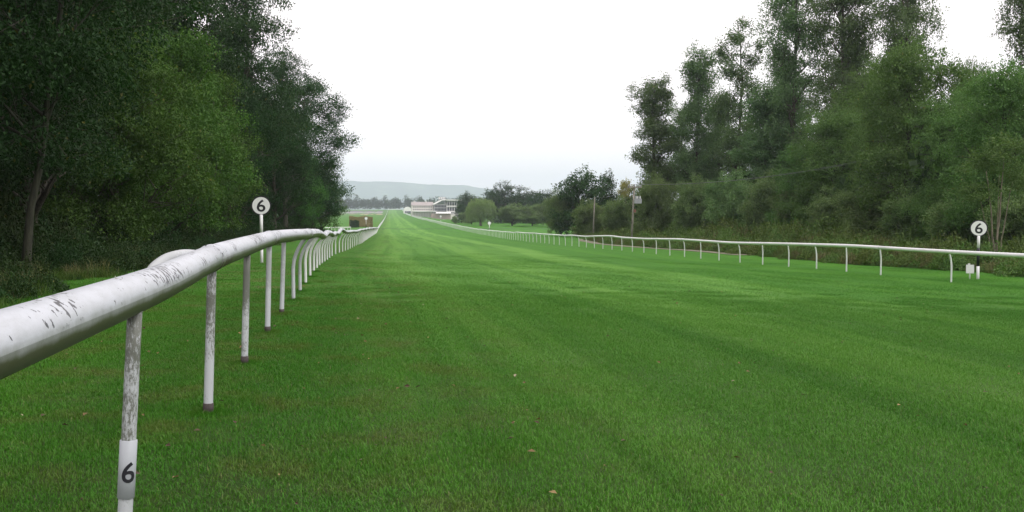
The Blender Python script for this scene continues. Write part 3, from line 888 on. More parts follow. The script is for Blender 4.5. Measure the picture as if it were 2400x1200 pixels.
for (X, Y, h, key) in [(-14, 12, 13, 'oak'), (-15, 22, 15, 'oak2'), (-17, 29, 17, 'oak'), (-15.5, 44, 15, 'oak'), (-14.5, 57, 16, 'oak2'), (-19, 43, 23, 'ash'),
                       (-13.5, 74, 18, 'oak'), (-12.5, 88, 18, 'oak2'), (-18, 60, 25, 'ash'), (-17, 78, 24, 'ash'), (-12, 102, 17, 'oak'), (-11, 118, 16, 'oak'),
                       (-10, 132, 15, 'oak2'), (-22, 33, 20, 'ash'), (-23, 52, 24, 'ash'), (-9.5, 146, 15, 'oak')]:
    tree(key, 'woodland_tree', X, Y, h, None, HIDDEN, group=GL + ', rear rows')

GR = 'trees making up the wood on the right'
tree_px('poplar', 'poplar_tree', 1533, 180, 130, 72, 'separate grey green poplar at the near left tip of the right wood', group=GR)
tree_px('poplar', 'poplar_tree', 1640, 112, 126, 66, 'second poplar along, with a narrow pointed top against the sky', group=GR)
tree_px('poplar_thin', 'poplar_tree', 1735, 52, 120, 68, 'thin poplar whose bare stem and sky show through its crown', group=GR)
tree_px('poplar', 'poplar_tree', 1690, 215, 135, 62, 'shorter poplar filling the gap between two pointed ones', group=GR)
tree_px('poplar_thin', 'poplar_tree', 1590, 235, 140, 50, 'small thin poplar behind the separate grey green one', group=GR)
tree_px('big_poplar', 'poplar_tree', 1860, -60, 104, 112, 'great poplar with the tall left shoulder of the right wood', group=GR)
tree_px('big_poplar', 'poplar_tree', 1985, -140, 98, 125, 'great poplar rising highest out of the top of the picture', group=GR)
tree_px('big_poplar', 'poplar_tree', 2125, -95, 92, 115, 'great poplar beside the gap of white sky', group=GR)
tree_px('big_poplar', 'poplar_tree', 2420, -150, 66, 120, 'dark poplar cut by the right edge above the number marker', group=GR)
tree_px('maple', 'maple_tree', 2130, 90, 64, 165, 'broad yellow green maple standing before the great poplars', group=GR)
tree_px('maple', 'maple_tree', 2350, 140, 47, 165, 'olive brown maple with slender bare stems behind the right marker', group=GR)
tree_px('maple', 'maple_tree', 1960, 245, 80, 120, 'mid green maple left of the broad yellow green one', group=GR)
tree_px('poplar', 'poplar_tree', 1800, 205, 106, 90, 'leafy poplar below the tall left shoulder of the right wood', group=GR)
tree_px('maple', 'maple_tree', 2250, 215, 56, 130, 'shaded maple between the broad one and the olive brown one', group=GR)
tree_px('maple', 'maple_tree', 1890, 330, 84, 90, 'low dark maple above the middle sallow bushes', group=GR)
lobes = [(-.5, .2, 6.6, 1.5, 1.5, 1.1), (.9, -.3, 7.4, 1.6, 1.6, 1.2), (1.6, .2, 5.6, 1.2, 1.2, .9), (-1.3, 0, 5.0, 1.0, 1.0, .8)]
mb = MB(); r = np.random.default_rng(77)
for (x0, x1, h, rr) in [(0, -.75, 6.4, .075), (.12, .55, 7.4, .085), (.2, 1.25, 5.8, .055), (-.05, -1.2, 4.6, .045), (.1, .15, 6.2, .05)]:
    z = np.linspace(-.2, h, 9); t = z / h
    mb.tube(np.stack([x0 + (x1 - x0) * np.clip(t, 0, 1)**1.3 + r.normal(0, .03, 9), r.normal(0, .03, 9), z], 1), rr * (1.1 - .8 * np.clip(t, 0, 1)), 8)
PROTO['stems'] = dict(h=8.6, r=2.6, trunk=mb.mesh('trunk', bark_mat('pale_stem_bark', (0.17, 0.155, 0.11)), True),
                      crown=crown_mesh('crown', 78, L_MAPLE, lobes, 1100, 9, .6, .13, zmin=3.5))
tree_px('stems', 'hazel_tree', 2338, 318, 39.5, 90, 'slender pale stemmed hazel standing free above the right number marker', group=GR, rot=0.0)
GB = 'sallow bushes along the foot of the right wood'
for (px, yt, Y, hw, lb) in [(1540, 408, 112, 62, 'rounded sallow bush right of the transformer pole'),
                            (1625, 412, 106, 62, 'sallow bush below the second poplar'),
                            (1715, 402, 99, 68, 'sallow bush below the thin poplar'),
                            (1800, 405, 92, 72, 'sallow bush below the leafy poplar'),
                            (1880, 420, 84, 76, 'sallow bush in the middle of the bank'),
                            (1965, 440, 76, 84, 'sallow bush below the mid green maple'),
                            (2060, 430, 67, 98, 'sallow bush under the left side of the broad maple'),
                            (2165, 440, 59, 110, 'sallow bush under the right side of the broad maple'),
                            (2275, 450, 51, 120, 'sallow bush left of the right number marker and behind it'),
                            (2420, 440, 43, 130, 'sallow bush cut by the right edge of the picture')]:
    tree_px('sallow', 'sallow_bush', px, yt, Y, hw, lb, cat='bush', group=GB)
for (px, yt, Y, key, hw) in [(1850, 160, 125, 'big_poplar', 110), (2000, 100, 120, 'big_poplar', 115), (2060, 150, 85, 'maple', 110), (2200, 260, 80, 'maple', 120), (2420, 200, 58, 'maple', 140),
                         (1760, 330, 125, 'maple', 70), (1640, 350, 140, 'maple', 65), (2330, 250, 75, 'maple', 130), (2280, 140, 100, 'maple', 80)]:
    tree_px(key, 'woodland_tree', px, yt, Y, hw, 'tree crowded into the right wood behind its front row', group=GR + ', rear rows')
GC = 'clump of trees beyond the end of the right wood'
tree_px('far_round', 'ash_tree', 1360, 394, 165, 72, 'largest rounded tree behind the plain pole', group=GC)
tree_px('far_round2', 'ash_tree', 1418, 402, 172, 44, 'darker tree just right of the largest rounded tree', group=GC)
tree_px('sallow', 'sallow_bush', 1315, 446, 168, 48, 'bush on the left flank of the rounded clump', cat='bush', group=GC)
tree_px('sallow', 'sallow_bush', 1385, 470, 152, 52, 'low bush at the foot of the plain pole', cat='bush', group=GC)
tree_px('sallow', 'sallow_bush', 1448, 462, 140, 50, 'low bush between the two poles', cat='bush', group=GC)
tree_px('gold', 'maple_tree', 1466, 418, 230, 28, 'small yellowing tree glimpsed left of the transformer pole', group=GC)
tree_px('far_round', 'ash_tree', 1500, 440, 160, 46, 'tree filling behind the transformer pole', group=GC)
tree_px('willow', 'willow_tree', 1127, 457, 330, 42, 'pale weeping willow beyond the distant right marker')
for (px, yt, Y, hw, lb) in [(1200, 478, 330, 46, 'low bushes under the domed dark tree past the willow'), (1248, 480, 320, 46, 'low bushes at the far side of the pale meadow'),
                            (1288, 472, 300, 44, 'low bushes where the meadow meets the rounded clump'), (1105, 492, 360, 34, 'low bushes left of the weeping willow')]:
    tree_px('sallow', 'sallow_bush', px, yt, Y, hw, lb, cat='bush', group='bushes round the distant meadow')
GM = 'dark trees standing past the willow'
for (px, yt, Y, hw, key, lb) in [(1184, 427, 390, 52, 'far_round2', 'tall dark domed tree right behind the willow'),
                                 (1150, 444, 430, 46, 'far_round2', 'dark tree peeping over the willow'),
                                 (1228, 444, 400, 46, 'far_round', 'dark tree right of the domed one'),
                                 (1262, 448, 380, 44, 'far_round2', 'dark tree left of the rounded clump'),
                                 (1290, 446, 330, 38, 'far_round2', 'low dark tree touching the rounded clump'),
                                 (1098, 450, 470, 32, 'far_round', 'dark tree left of the willow'),
                                 (1082, 474, 395, 20, 'far_round2', 'small dark tree at the right end of the grandstand'),
                                 (1066, 506, 380, 9, 'sallow', 'tiny round bush on grass by the right rail far off')]:
    tree_px(key, 'dark_tree' if key != 'sallow' else 'round_bush', px, yt, Y, hw, lb, cat='tree' if key != 'sallow' else 'bush', group=GM)

# far-off woods: one mass behind the head of the straight and behind the stand
def mass(name, label, spots, mat, seed, per=330, leaf=1.5):
    r = np.random.default_rng(seed); Vs = []
    for (x, y, h, w_) in spots:
        z0 = float(gz(x, y)); n = per
        lobs = np.array([(r.normal(0, w_ * .35), r.normal(0, w_ * .35), h * q, w_ * .62, w_ * .62, h * .24) for q in (.3, .45, .6, .76)])
        k = r.integers(0, 4, n); d = unit(r.normal(size=(n, 3)))
        P = lobs[k, :3] + d * lobs[k, 3:] * (.75 + .25 * r.random(n))[:, None]
        P[:, 2] = np.maximum(P[:, 2], .3)
        Vs.append(leaves(r, P + np.array([x, y, z0]), r.normal(size=(n, 3)), d + np.array([0, 0, .6]) + r.normal(size=(n, 3)) * .4, leaf * r.uniform(.7, 1.5, n), .8))
    V = np.concatenate(Vs)
    o = link(name, np_mesh(name, V, np.arange(len(V)).reshape(-1, 4), mat))
    return tag(o, label, kind='stuff')


r = np.random.default_rng(21); spots = []
for x in np.arange(-420, 330, 7.0):
    for row in range(2):
        big = 1.22 if r.random() < .13 else 1.0
        spots.append((x + r.normal(0, 3), 1610 + row * 35 + r.uniform(-8, 18), r.uniform(15.5, 21) * big, r.uniform(6, 9)))
mass('distant_woods', 'hazy far off wood closing the head of the straight', spots, L_OAK, 31)
spots = []
for x in np.arange(70, 420, 6.0):
    big = 1.3 if r.random() < .2 else 1.0
    spots.append((x + r.normal(0, 3), 1020 + (x - 70) * .1 + r.uniform(-10, 30), r.uniform(14, 18.5) * big, r.uniform(5, 8)))
for x in np.arange(88, 330, 6.5):
    spots.append((x + r.normal(0, 2), 640 + r.uniform(-20, 20), r.uniform(12, 17), r.uniform(5, 7)))
mass('distant_woods', 'hazy far off wood behind the grandstand', spots, L_TALL, 32, 420, 1.1)

r = np.random.default_rng(23)
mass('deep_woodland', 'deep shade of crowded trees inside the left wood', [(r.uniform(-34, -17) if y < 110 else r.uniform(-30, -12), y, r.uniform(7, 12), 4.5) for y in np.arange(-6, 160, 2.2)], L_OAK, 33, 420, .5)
mass('deep_woodland', 'deep shade of crowded trees inside the right wood', [(float(np.interp(y, [30, 90, 165], [37, 40, 54])) + r.uniform(0, 12), y, r.uniform(5, 8), 4.0) for y in np.arange(26, 165, 2.2)], L_TALL, 34, 420, .5)

# ------------------------------------------------------------------ brown hedge left of the straight
def hedge(name, label, c, sx, sy, h, mat, seed, leaf=.22, n=5000):
    r = np.random.default_rng(seed)
    z0 = float(gz(c[0], c[1]))
    P = r.uniform(-1, 1, (n, 3)); ax = r.integers(0, 3, n); P[np.arange(n), ax] = np.sign(P[np.arange(n), ax]) * r.uniform(.86, 1.03, n)
    d = np.zeros((n, 3)); d[np.arange(n), ax] = np.sign(P[np.arange(n), ax])
    Pp = np.stack([P[:, 0] * sx / 2, P[:, 1] * sy / 2, (P[:, 2] + 1) / 2 * h * (1 + .06 * np.sin(P[:, 0] * 5))], 1)
    Pp[:, 2] = np.maximum(Pp[:, 2], .05)
    V = leaves(r, Pp, r.normal(size=(n, 3)) + d * .4, d + r.normal(size=(n, 3)) * .5, leaf * r.uniform(.7, 1.4, n), .6)
    root = empty(name, (c[0], c[1], z0)); tag(root, label, 'hedge')
    link('foliage', np_mesh('foliage', V, np.arange(len(V)).reshape(-1, 4), mat), root)
    q = MB(); q.box(-sx * .46, sx * .46, -sy * .44, sy * .44, .05, h * .93); link('inner_twigs', q.mesh('inner_twigs', mat), root)
    q = MB()
    for k in range(7):
        q.tube([(sx * (k / 6 - .5) * .9, 0, -.1), (sx * (k / 6 - .5) * .9 + .1, .05, h * .5), (sx * (k / 6 - .5) * .9, 0, h * .85)], [.06, .04, .02], 5)
    q.build('stem', BARK_D, root)
    return root


p = at(846, 528, 310); hedge('clipped_hedge', 'brown clipped hedge behind the distant left marker', (p[0], 310), 6.8, 2.5, 3.0, L_BROWN, 41)
p = at(831, 531, 296); hedge('clipped_hedge', 'dark green square hedge before the brown one', (p[0], 296), 2.4, 1.6, 2.0, L_TALL, 42, n=2200)

# ------------------------------------------------------------------ grandstand, marquee
m_cream = simple_mat('cream_render', (0.62, 0.60, 0.56), 0.8, 0.1, 0.5)
m_wht = simple_mat('white_cladding', (0.78, 0.78, 0.77), 0.6, 0.06, 0.5)
m_roof = simple_mat('grey_roof', (0.22, 0.20, 0.20), 0.8, 0.15, 0.8)
m_tile = simple_mat('dull_red_tile', (0.36, 0.325, 0.32), 0.85, 0.15, 0.8)
m_glass = simple_mat('dark_window', (0.05, 0.06, 0.075), 0.15, 0.2, 0.6, 0.6)
m_brick = simple_mat('red_brown_brick', (0.36, 0.29, 0.26), 0.9, 0.15, 1.2)
m_grey = simple_mat('grey_terrace', (0.38, 0.38, 0.38), 0.85, 0.1, 0.7)
YS = 800.0
S = YS / F * 1.012


def gsx(px): return at(px, 500, YS)[0]


gx0 = gsx(966); gzb = float(gz(gsx(1010), YS))


def zy(py): return at(1010, py, YS)[2] - gzb


gs = empty('grandstand', (gx0, YS, gzb), -0.0); tag(gs, 'long pale racecourse grandstand with stepped tiers and glass below woods', 'grandstand')


def gbox(name, x0, x1, y0, y1, pt, pb, mat, parent=gs):
    mb = MB(); mb.box(gsx(x0) - gx0, gsx(x1) - gx0, y0, y1, zy(pb), zy(pt)); return mb.build(name, mat, parent)


# old block with tiled roof, chimneys and two rows of windows
blk = gbox('old_block', 966, 1016, 2, 14, 481, 514, m_cream)
mb = MB(); x0, x1 = gsx(965) - gx0, gsx(1017) - gx0
mb.add([(x0, 1.2, zy(481.5)), (x1, 1.2, zy(481.5)), (x1, 8, zy(473)), (x0, 8, zy(473)), (x0, 14.8, zy(481.5)), (x1, 14.8, zy(481.5))],
       [(0, 1, 2, 3), (3, 2, 5, 4)], [(0, 3, 4), (1, 5, 2)])
rf = mb.build('tiled_roof', m_tile, gs)
for c in (972, 1000): gbox('chimney', c - 1.2, c + 1.2, 6.5, 9, 470.5, 476, m_cream, rf)
for row, (a, b2) in enumerate(((483.5, 486.5), (489.5, 492.5))):
    for c in np.arange(969, 1015, 4.2):
        gbox('window', c, c + 2.0, 1.85, 2.5, a, b2, m_glass, blk)
gbox('canopy', 966, 1022, -4, 1.9, 494.2, 496, m_wht)
for c in np.arange(967, 1022, 6): gbox('canopy_post', c, c + .6, -3.8, -3.4, 496, 512, m_wht)
# middle glazed block with sloping roof and white box on top
mid = gbox('glazed_block', 1017, 1047, 0, 16, 478, 514, m_grey)
for c in np.arange(1019, 1046, 3.4): gbox('window', c, c + 2.5, -0.15, .5, 481, 486, m_glass, mid)
for c in np.arange(1019, 1046, 3.4): gbox('window', c, c + 2.5, -0.15, .5, 488, 494, m_glass, mid)
mb = MB(); a = [(gsx(1015) - gx0, zy(478.5)), (gsx(1036) - gx0, zy(467.5)), (gsx(1045) - gx0, zy(466.5)), (gsx(1045) - gx0, zy(468.6)), (gsx(1036) - gx0, zy(469.8)), (gsx(1016) - gx0, zy(480.5))]
V = [(x, -3, z) for x, z in a] + [(x, 12, z) for x, z in a]
mb.add(V, [(0, 1, 4, 5), (1, 2, 3, 4), (6, 11, 10, 7), (7, 10, 9, 8)] + [(k, 6 + k, 6 + (k + 1) % 6, (k + 1) % 6) for k in range(6)])
mb.build('sloping_roof', m_wht, gs)
gbox('rooftop_box', 1030, 1044, 2, 9, 462, 466.3, m_wht)
for c in (1031.5, 1036, 1040): gbox('window', c, c + 2.6, 1.9, 2.4, 463.2, 465.2, m_glass, bpy.data.objects['rooftop_box'])
# tiered stand on the right
gbox('back_wall', 1047, 1077, 9, 16, 470, 514, m_grey)
gbox('stand_roof', 1045, 1081, -6, 16.2, 467.8, 470, m_wht)
gbox('balcony', 1046, 1076, -3, 3, 482, 484.6, m_wht)
gbox('balcony', 1046, 1074, -5, 2, 494.5, 496.5, m_wht)
gbox('glass_front', 1048, 1075, 5, 5.4, 474, 481.5, m_glass)
gbox('glass_front', 1048, 1074, 4, 4.4, 486, 494, m_glass)
for c in np.arange(1047, 1077, 5.6): gbox('column', c, c + .8, -2.6, -2, 470, 514, m_wht)
gbox('terrace', 1018, 1070, -9, -.2, 499, 514, m_grey)
gbox('terrace', 1024, 1070, -14, -9.01, 503, 514, m_cream)
# low awning row and brick wall in front
aw = empty('awning_row', (gsx(1012), YS - 40, float(gz(gsx(1012), YS - 40)))); tag(aw, 'white awnings over a low red brown wall before the stand', 'stall')
wv = gsx(1050) - gsx(1012); zb = float(gz(gsx(1012), YS - 40)); zt = at(1010, 497, YS - 40)[2] - zb; zm = at(1010, 500.5, YS - 40)[2] - zb
mb = MB(); mb.box(-wv * .3, wv * .86, -.5, .5, -.3, zm); mb.build('brick_wall', m_brick, aw)
for k in range(6):
    x0 = wv * (k * .145); x1 = x0 + wv * .13
    q = MB(); q.add([(x0, -3, zm + .1), (x1, -3, zm + .1), (x1, -.8, zt), (x0, -.8, zt), (x0, .8, zm + .1), (x1, .8, zm + .1)], [(0, 1, 2, 3), (3, 2, 5, 4)], [(0, 3, 4), (1, 5, 2)])
    q.build('awning', m_wht, aw)
# marquee
YM = 1150.0
pm = at(955, 490, YM); zg = float(gz(pm[0], YM)); mq = empty('marquee', (pm[0], YM, zg)); tag(mq, 'white arched marquee left of the grandstand', 'marquee')
hh = max(2.5, at(955, 484.5, YM)[2] - zg); wv = 9 * YM / F
th = np.linspace(0, PI, 13); A = np.stack([np.cos(th) * wv, np.full(13, -6.0), np.sin(th) * hh * .62 + hh * .38], 1); A = np.vstack([[(wv, -6, -1)], A, [(-wv, -6, -1)]])
B = A.copy(); B[:, 1] = 6; n = len(A); k = np.arange(n - 1)
mb = MB(); mb.add(np.vstack([A, B, [[0, -6, 0], [0, 6, 0]]]), np.stack([k, k + 1, n + k + 1, n + k], 1),
                  np.vstack([np.stack([np.full(n - 1, 2 * n), k + 1, k], 1), np.stack([np.full(n - 1, 2 * n + 1), n + k, n + k + 1], 1)]))
mb.build('canvas', m_wht, mq)
mb = MB()
for c in (-.5, 0.05, .55): mb.box(c * wv - 1, c * wv + 1, -6.1, -5.9, 0, hh * .35)
mb.build('opening', m_glass, mq)

# ------------------------------------------------------------------ utility poles and wires
m_pole = bark_mat('grey_pole_wood', (0.29, 0.275, 0.235))
m_steel = simple_mat('grey_steel', (0.32, 0.34, 0.36), 0.5, 0.1, 5)


def pole(px, ytop, Y, label, lean):
    P = at(px, ytop, Y); z0 = float(gz(P[0], Y)); h = P[2] - z0
    o = empty('utility_pole', (P[0], Y, z0)); tag(o, label, 'utility pole')
    mb = MB(); mb.tube([(-lean, 0, -.3), (-lean * .5, 0, h * .5), (0, 0, h)], [.115, .10, .08], 10); mb.build('shaft', m_pole, o, None, True)
    return o, P, h


o1, Q1, h1 = pole(1394, 462, 137, 'plain slim wooden pole before the rounded clump', .25)
o2, Q2, h2 = pole(1487, 432, 99, 'wooden pole carrying a grey transformer box', .3)
mb = MB(); zt = at(1487, 477, 99)[2] - (Q2[2] - h2); z1 = at(1487, 466, 99)[2] - (Q2[2] - h2)
mb.box(-.08, .62, -.55, -.14, zt, z1); tb = mb.build('transformer', m_steel, o2)
for x in (.02, .18, .34, .5):
    mb = MB(); mb.tube([(x, -.35, z1), (x, -.35, z1 + .12), (x, -.35, z1 + .3)], [.05, .07, .03], 8); mb.build('insulator', m_disc if x in (.18, .5) else m_steel, tb)
mb = MB(); mb.box(-.75, .75, -.16, -.06, h2 - .35, h2 - .22); ca = mb.build('crossarm', m_pole, o2)
for x in (-.65, 0, .65):
    mb = MB(); mb.tube([(x, -.11, h2 - .22), (x, -.11, h2 - .1), (x, -.11, h2 - .02)], [.04, .05, .03], 8); mb.build('insulator', m_steel, ca)
mb = MB(); mb.box(-.13, .13, -.19, -.15, 3.3, 3.6); mb.build('warning_plate', simple_mat('faded_red_plate', (0.24, 0.12, 0.09), .6), o2)
m_wire = simple_mat('dark_wire', (0.10, 0.11, 0.11), 0.5, 0.05, 1)
E1 = at(2450, 270, 60)
for k, x in enumerate((-.65, 0, .65)):
    a = np.array([Q2[0] + x, 99 - .11, Q2[2]]); e = E1 + np.array([x * .5, 0, x * .35])
    s = np.linspace(0, 1, 24)[:, None]; P = a * (1 - s) + e * s; P[:, 2] -= 1.3 * 4 * (s * (1 - s))[:, 0]
    mb = MB(); mb.tube(P, .009, 5); o = mb.build('overhead_wire', m_wire)
    tag(o, '%s of the three thin dark wires rising right from the transformer pole' % ('left outer', 'middle', 'right outer')[k], 'wire', 'wires rising from the transformer pole')
s = np.linspace(0, 1, 16)[:, None]; P = Q1 * (1 - s) + Q2 * s; P[:, 2] -= .5 * 4 * (s * (1 - s))[:, 0]
mb = MB(); mb.tube(P, .009, 5); o = mb.build('overhead_wire', m_wire); tag(o, 'single thin wire strung between the two wooden poles', 'wire')

# ------------------------------------------------------------------ scattered stuff (geometry nodes on bare points)
def scatter(name, pts, rots, scl, protos, label):
    me = bpy.data.meshes.new(name); n = len(pts)
    me.vertices.add(n); me.vertices.foreach_set('co', np.asarray(pts, np.float32).ravel())
    a = me.attributes.new('rot', 'FLOAT_VECTOR', 'POINT'); a.data.foreach_set('vector', np.asarray(rots, np.float32).ravel())
    a = me.attributes.new('scl', 'FLOAT_VECTOR', 'POINT'); a.data.foreach_set('vector', np.asarray(scl, np.float32).ravel())
    a = me.attributes.new('pick', 'INT', 'POINT'); a.data.foreach_set('value', np.random.default_rng(n).integers(0, len(protos), n).astype(np.int32))
    o = link(name, me)
    pc = bpy.data.collections.new(name + '_kinds')
    for k, pm_ in enumerate(protos):
        pc.objects.link(bpy.data.objects.new('%s_kind' % name, pm_))
    ng = bpy.data.node_groups.new(name, 'GeometryNodeTree')
    ng.interface.new_socket('Geometry', in_out='INPUT', socket_type='NodeSocketGeometry')
    ng.interface.new_socket('Geometry', in_out='OUTPUT', socket_type='NodeSocketGeometry')
    gi = ng.nodes.new('NodeGroupInput'); go = ng.nodes.new('NodeGroupOutput')
    ci = ng.nodes.new('GeometryNodeCollectionInfo'); ci.inputs['Collection'].default_value = pc
    ci.inputs['Separate Children'].default_value = True; ci.inputs['Reset Children'].default_value = True
    ip = ng.nodes.new('GeometryNodeInstanceOnPoints'); ip.inputs['Pick Instance'].default_value = True
    def attr(nm, ty):
        n_ = ng.nodes.new('GeometryNodeInputNamedAttribute'); n_.data_type = ty; n_.inputs['Name'].default_value = nm; return n_.outputs[0]
    er = ng.nodes.new('FunctionNodeEulerToRotation')
    ng.links.new(attr('rot', 'FLOAT_VECTOR'), er.inputs[0]); ng.links.new(er.outputs[0], ip.inputs['Rotation'])
    ng.links.new(attr('scl', 'FLOAT_VECTOR'), ip.inputs['Scale']); ng.links.new(attr('pick', 'INT'), ip.inputs['Instance Index'])
    ng.links.new(gi.outputs[0], ip.inputs['Points']); ng.links.new(ci.outputs[0], ip.inputs['Instance'])
    ng.links.new(ip.outputs[0], go.inputs[0])
    md = o.modifiers.new('scatter', 'NODES'); md.node_group = ng
    return tag(o, label, kind='stuff')


def clump_mesh(seed, mat, w_, h, n, leaf, stalks):
    r = np.random.default_rng(seed)
    a = r.uniform(0, 2 * PI, n); q = np.sqrt(r.random(n)) * w_
    top = h * np.sqrt(np.clip(1 - (q / w_)**2, .02, 1)) * (1 + .25 * np.sin(3 * a + seed))
    z = top * (1 - .75 * r.random(n)**2)
    P = np.stack([np.cos(a) * q, np.sin(a) * q, z + .02], 1)
    d = np.stack([np.cos(a), np.sin(a), np.full(n, .8)], 1)
    V = leaves(r, P, r.normal(size=(n, 3)) + d * .3 + np.array([0, 0, -.2]), d * .4 + r.normal(size=(n, 3)) * .5 + np.array([0, 0, .6]), leaf * r.uniform(.6, 1.4, n), .6)
    Vs = [V]
    for k in range(stalks):                               # arching stems and dead stalks, thin blades
        aa = r.uniform(0, 6.28); qq = r.uniform(0, w_ * .8); b0 = np.array([math.cos(aa) * qq, math.sin(aa) * qq, .0])
        hh = h * r.uniform(.8, 1.5); ln = unit(r.normal(size=3) * np.array([1, 1, 0]) + 1e-6) * hh * r.uniform(.1, .5); s = np.cross(unit(ln), [0, 0, 1]) * .008
        m1 = b0 + ln * .3 + np.array([0, 0, hh * .6]); m2 = b0 + ln + np.array([0, 0, hh])
        Vs.append(np.array([b0 - s, b0 + s, m1 + s, m1 - s])); Vs.append(np.array([m1 - s, m1 + s, m2 + s * .4, m2 - s * .4]))
    V = np.concatenate(Vs)
    return np_mesh('clump', V, np.arange(len(V)).reshape(-1, 4), mat)


L_DRY = leaf_mat('dry_weeds', (0.085, 0.090, 0.035), (0.20, 0.19, 0.09), 0.2, hue=0.02)
r = np.random.default_rng(51)
cl_r = [clump_mesh(61, L_BRAM, .9, .75, 900, .11, 26), clump_mesh(62, L_BRAM, 1.1, .6, 900, .12, 16), clump_mesh(63, L_BRAM, .7, .95, 800, .10, 30), clump_mesh(64, L_DRY, .7, .6, 420, .09, 60)]
pts = []; rot = []; scl = []
for y in np.arange(22, 205, .42):
    front = 25.6 + .5 * math.sin(y * .35) + .3 * math.sin(y * .9) if y < 60 else float(np.interp(y, [60, 90, 110, 130, 150, 165, 205], [26.6, 27.0, 28.3, 32.0, 36.0, 38.5, 47.0]))
    for k in range(4):
        dx = r.uniform(0, 5.5 if y < 60 else 14) * (k > 0); x = front + dx + r.normal(0, .25); yy = y + r.uniform(-.5, .5)
        pts.append((x, yy, float(gz(x, yy)) - .05)); rot.append((0, 0, r.uniform(0, 6.28))); s = r.uniform(.5, .9) * (1 + .16 * dx); scl.append((s, s, s * r.uniform(.8, 1.25)))
scatter('bramble_undergrowth', pts, rot, scl, cl_r, 'tangled brambles and dry weeds along the foot of the right wood')
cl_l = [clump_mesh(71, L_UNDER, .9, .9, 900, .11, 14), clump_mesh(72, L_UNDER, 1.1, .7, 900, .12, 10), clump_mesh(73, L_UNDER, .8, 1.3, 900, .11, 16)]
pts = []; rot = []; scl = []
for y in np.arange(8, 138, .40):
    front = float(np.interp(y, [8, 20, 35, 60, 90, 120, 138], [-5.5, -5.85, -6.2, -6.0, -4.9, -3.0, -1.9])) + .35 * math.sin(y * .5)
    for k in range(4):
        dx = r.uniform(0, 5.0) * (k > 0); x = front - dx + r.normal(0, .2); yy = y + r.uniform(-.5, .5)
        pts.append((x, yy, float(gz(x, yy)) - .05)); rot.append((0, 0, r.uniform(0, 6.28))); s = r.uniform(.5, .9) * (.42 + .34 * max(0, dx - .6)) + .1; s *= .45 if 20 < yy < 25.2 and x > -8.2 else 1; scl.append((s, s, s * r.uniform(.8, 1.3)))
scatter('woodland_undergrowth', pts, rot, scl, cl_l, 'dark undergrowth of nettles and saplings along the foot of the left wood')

def tuft_mesh(seed, mat, n, hmin, hmax, w_):
    r = np.random.default_rng(seed)
    P = np.stack([r.normal(0, w_, n), r.normal(0, w_, n), np.full(n, -.02)], 1); a = r.uniform(0, 6.28, n); h = r.uniform(hmin, hmax, n)[:, None]
    ln = np.stack([np.cos(a), np.sin(a), 0 * a], 1) * h * r.uniform(.2, .9, n)[:, None]; sd_ = np.stack([-np.sin(a), np.cos(a), 0 * a], 1) * .0045
    up = np.array([0, 0, 1.0]); m = P + ln * .35 + up * h * .65; t = P + ln + up * h * .9
    V = np.stack([P - sd_, P + sd_, m + sd_ * .9, m - sd_ * .9, t + sd_ * .1, t - sd_ * .1], 1).reshape(-1, 3); k = np.arange(n)[:, None] * 6
    return np_mesh('tuft', V, np.concatenate([k + np.array([[0, 1, 2, 3]]), k + np.array([[3, 2, 4, 5]])]), mat)


L_LONG = leaf_mat('long_grass', (0.04, 0.095, 0.018), (0.105, 0.165, 0.040), .3)
r = np.random.default_rng(55); tf = [tuft_mesh(56, L_LONG, 150, .10, .42, .16), tuft_mesh(57, L_LONG, 150, .08, .30, .2), tuft_mesh(58, L_DRY, 70, .15, .6, .16)]
pts = []; rot = []; scl = []
for y in np.arange(10, 120, .16):
    for side in (0, 1):
        if side == 0: x = float(np.interp(y, [8, 20, 35, 60, 90, 120], [-5.5, -5.85, -6.2, -6.0, -4.9, -3.0])) + .35 * math.sin(y * .5) + abs(r.normal(0, .45)) - .35
        else: x = (25.6 + .5 * math.sin(y * .35) if y < 60 else float(np.interp(y, [60, 90, 110, 120], [26.6, 27.0, 28.3, 30.0]))) - abs(r.normal(0, .4)) + .3
        yy = y + r.uniform(-.1, .1); sc_ = r.uniform(.5, 1.15)
        pts.append((x, yy, float(gz(x, yy)))); rot.append((0, 0, r.uniform(0, 6.28))); scl.append((sc_, sc_, sc_ * r.uniform(.6, 1.1)))
scatter('long_grass', pts, rot, scl, tf, 'uncut grass fringe between the turf and the undergrowth of both woods')

# grass blades near the camera
m_blade, nt, b = mat_new('grass_blade')
geo = N(nt, 'ShaderNodeNewGeometry'); sep = N(nt, 'ShaderNodeSeparateXYZ'); nt.links.new(geo.outputs['Position'], sep.inputs[0])
c, fine, patch = turf_colour(nt, math_n(nt, 'ADD', sep.outputs[0], 0.93), sep.outputs[1], geo.outputs['Position'])
isl = geo.outputs['Random Per Island']
c = mixc(nt, math_n(nt, 'MULTIPLY', isl, 0.5), c, (0.052, 0.185, 0.010))
c = mixc(nt, math_n(nt, 'MULTIPLY', math_n(nt, 'GREATER_THAN', isl, 0.98), 0.6), c, (0.20, 0.19, 0.09))
nt.links.new(c, b.inputs['Base Color']); b.inputs['Roughness'].default_value = 0.5; b.inputs['Specular IOR Level'].default_value = 0.2
tr = N(nt, 'ShaderNodeBsdfTranslucent'); nt.links.new(mixc(nt, 1.0, c, (1.0, 1.2, .5), 'MULTIPLY'), tr.inputs['Color'])
ms = N(nt, 'ShaderNodeMixShader'); ms.inputs[0].default_value = .18
nt.links.new(b.outputs[0], ms.inputs[1]); nt.links.new(tr.outputs[0], ms.inputs[2]); nt.links.new(ms.outputs[0], nt.nodes['Material Output'].inputs['Surface'])


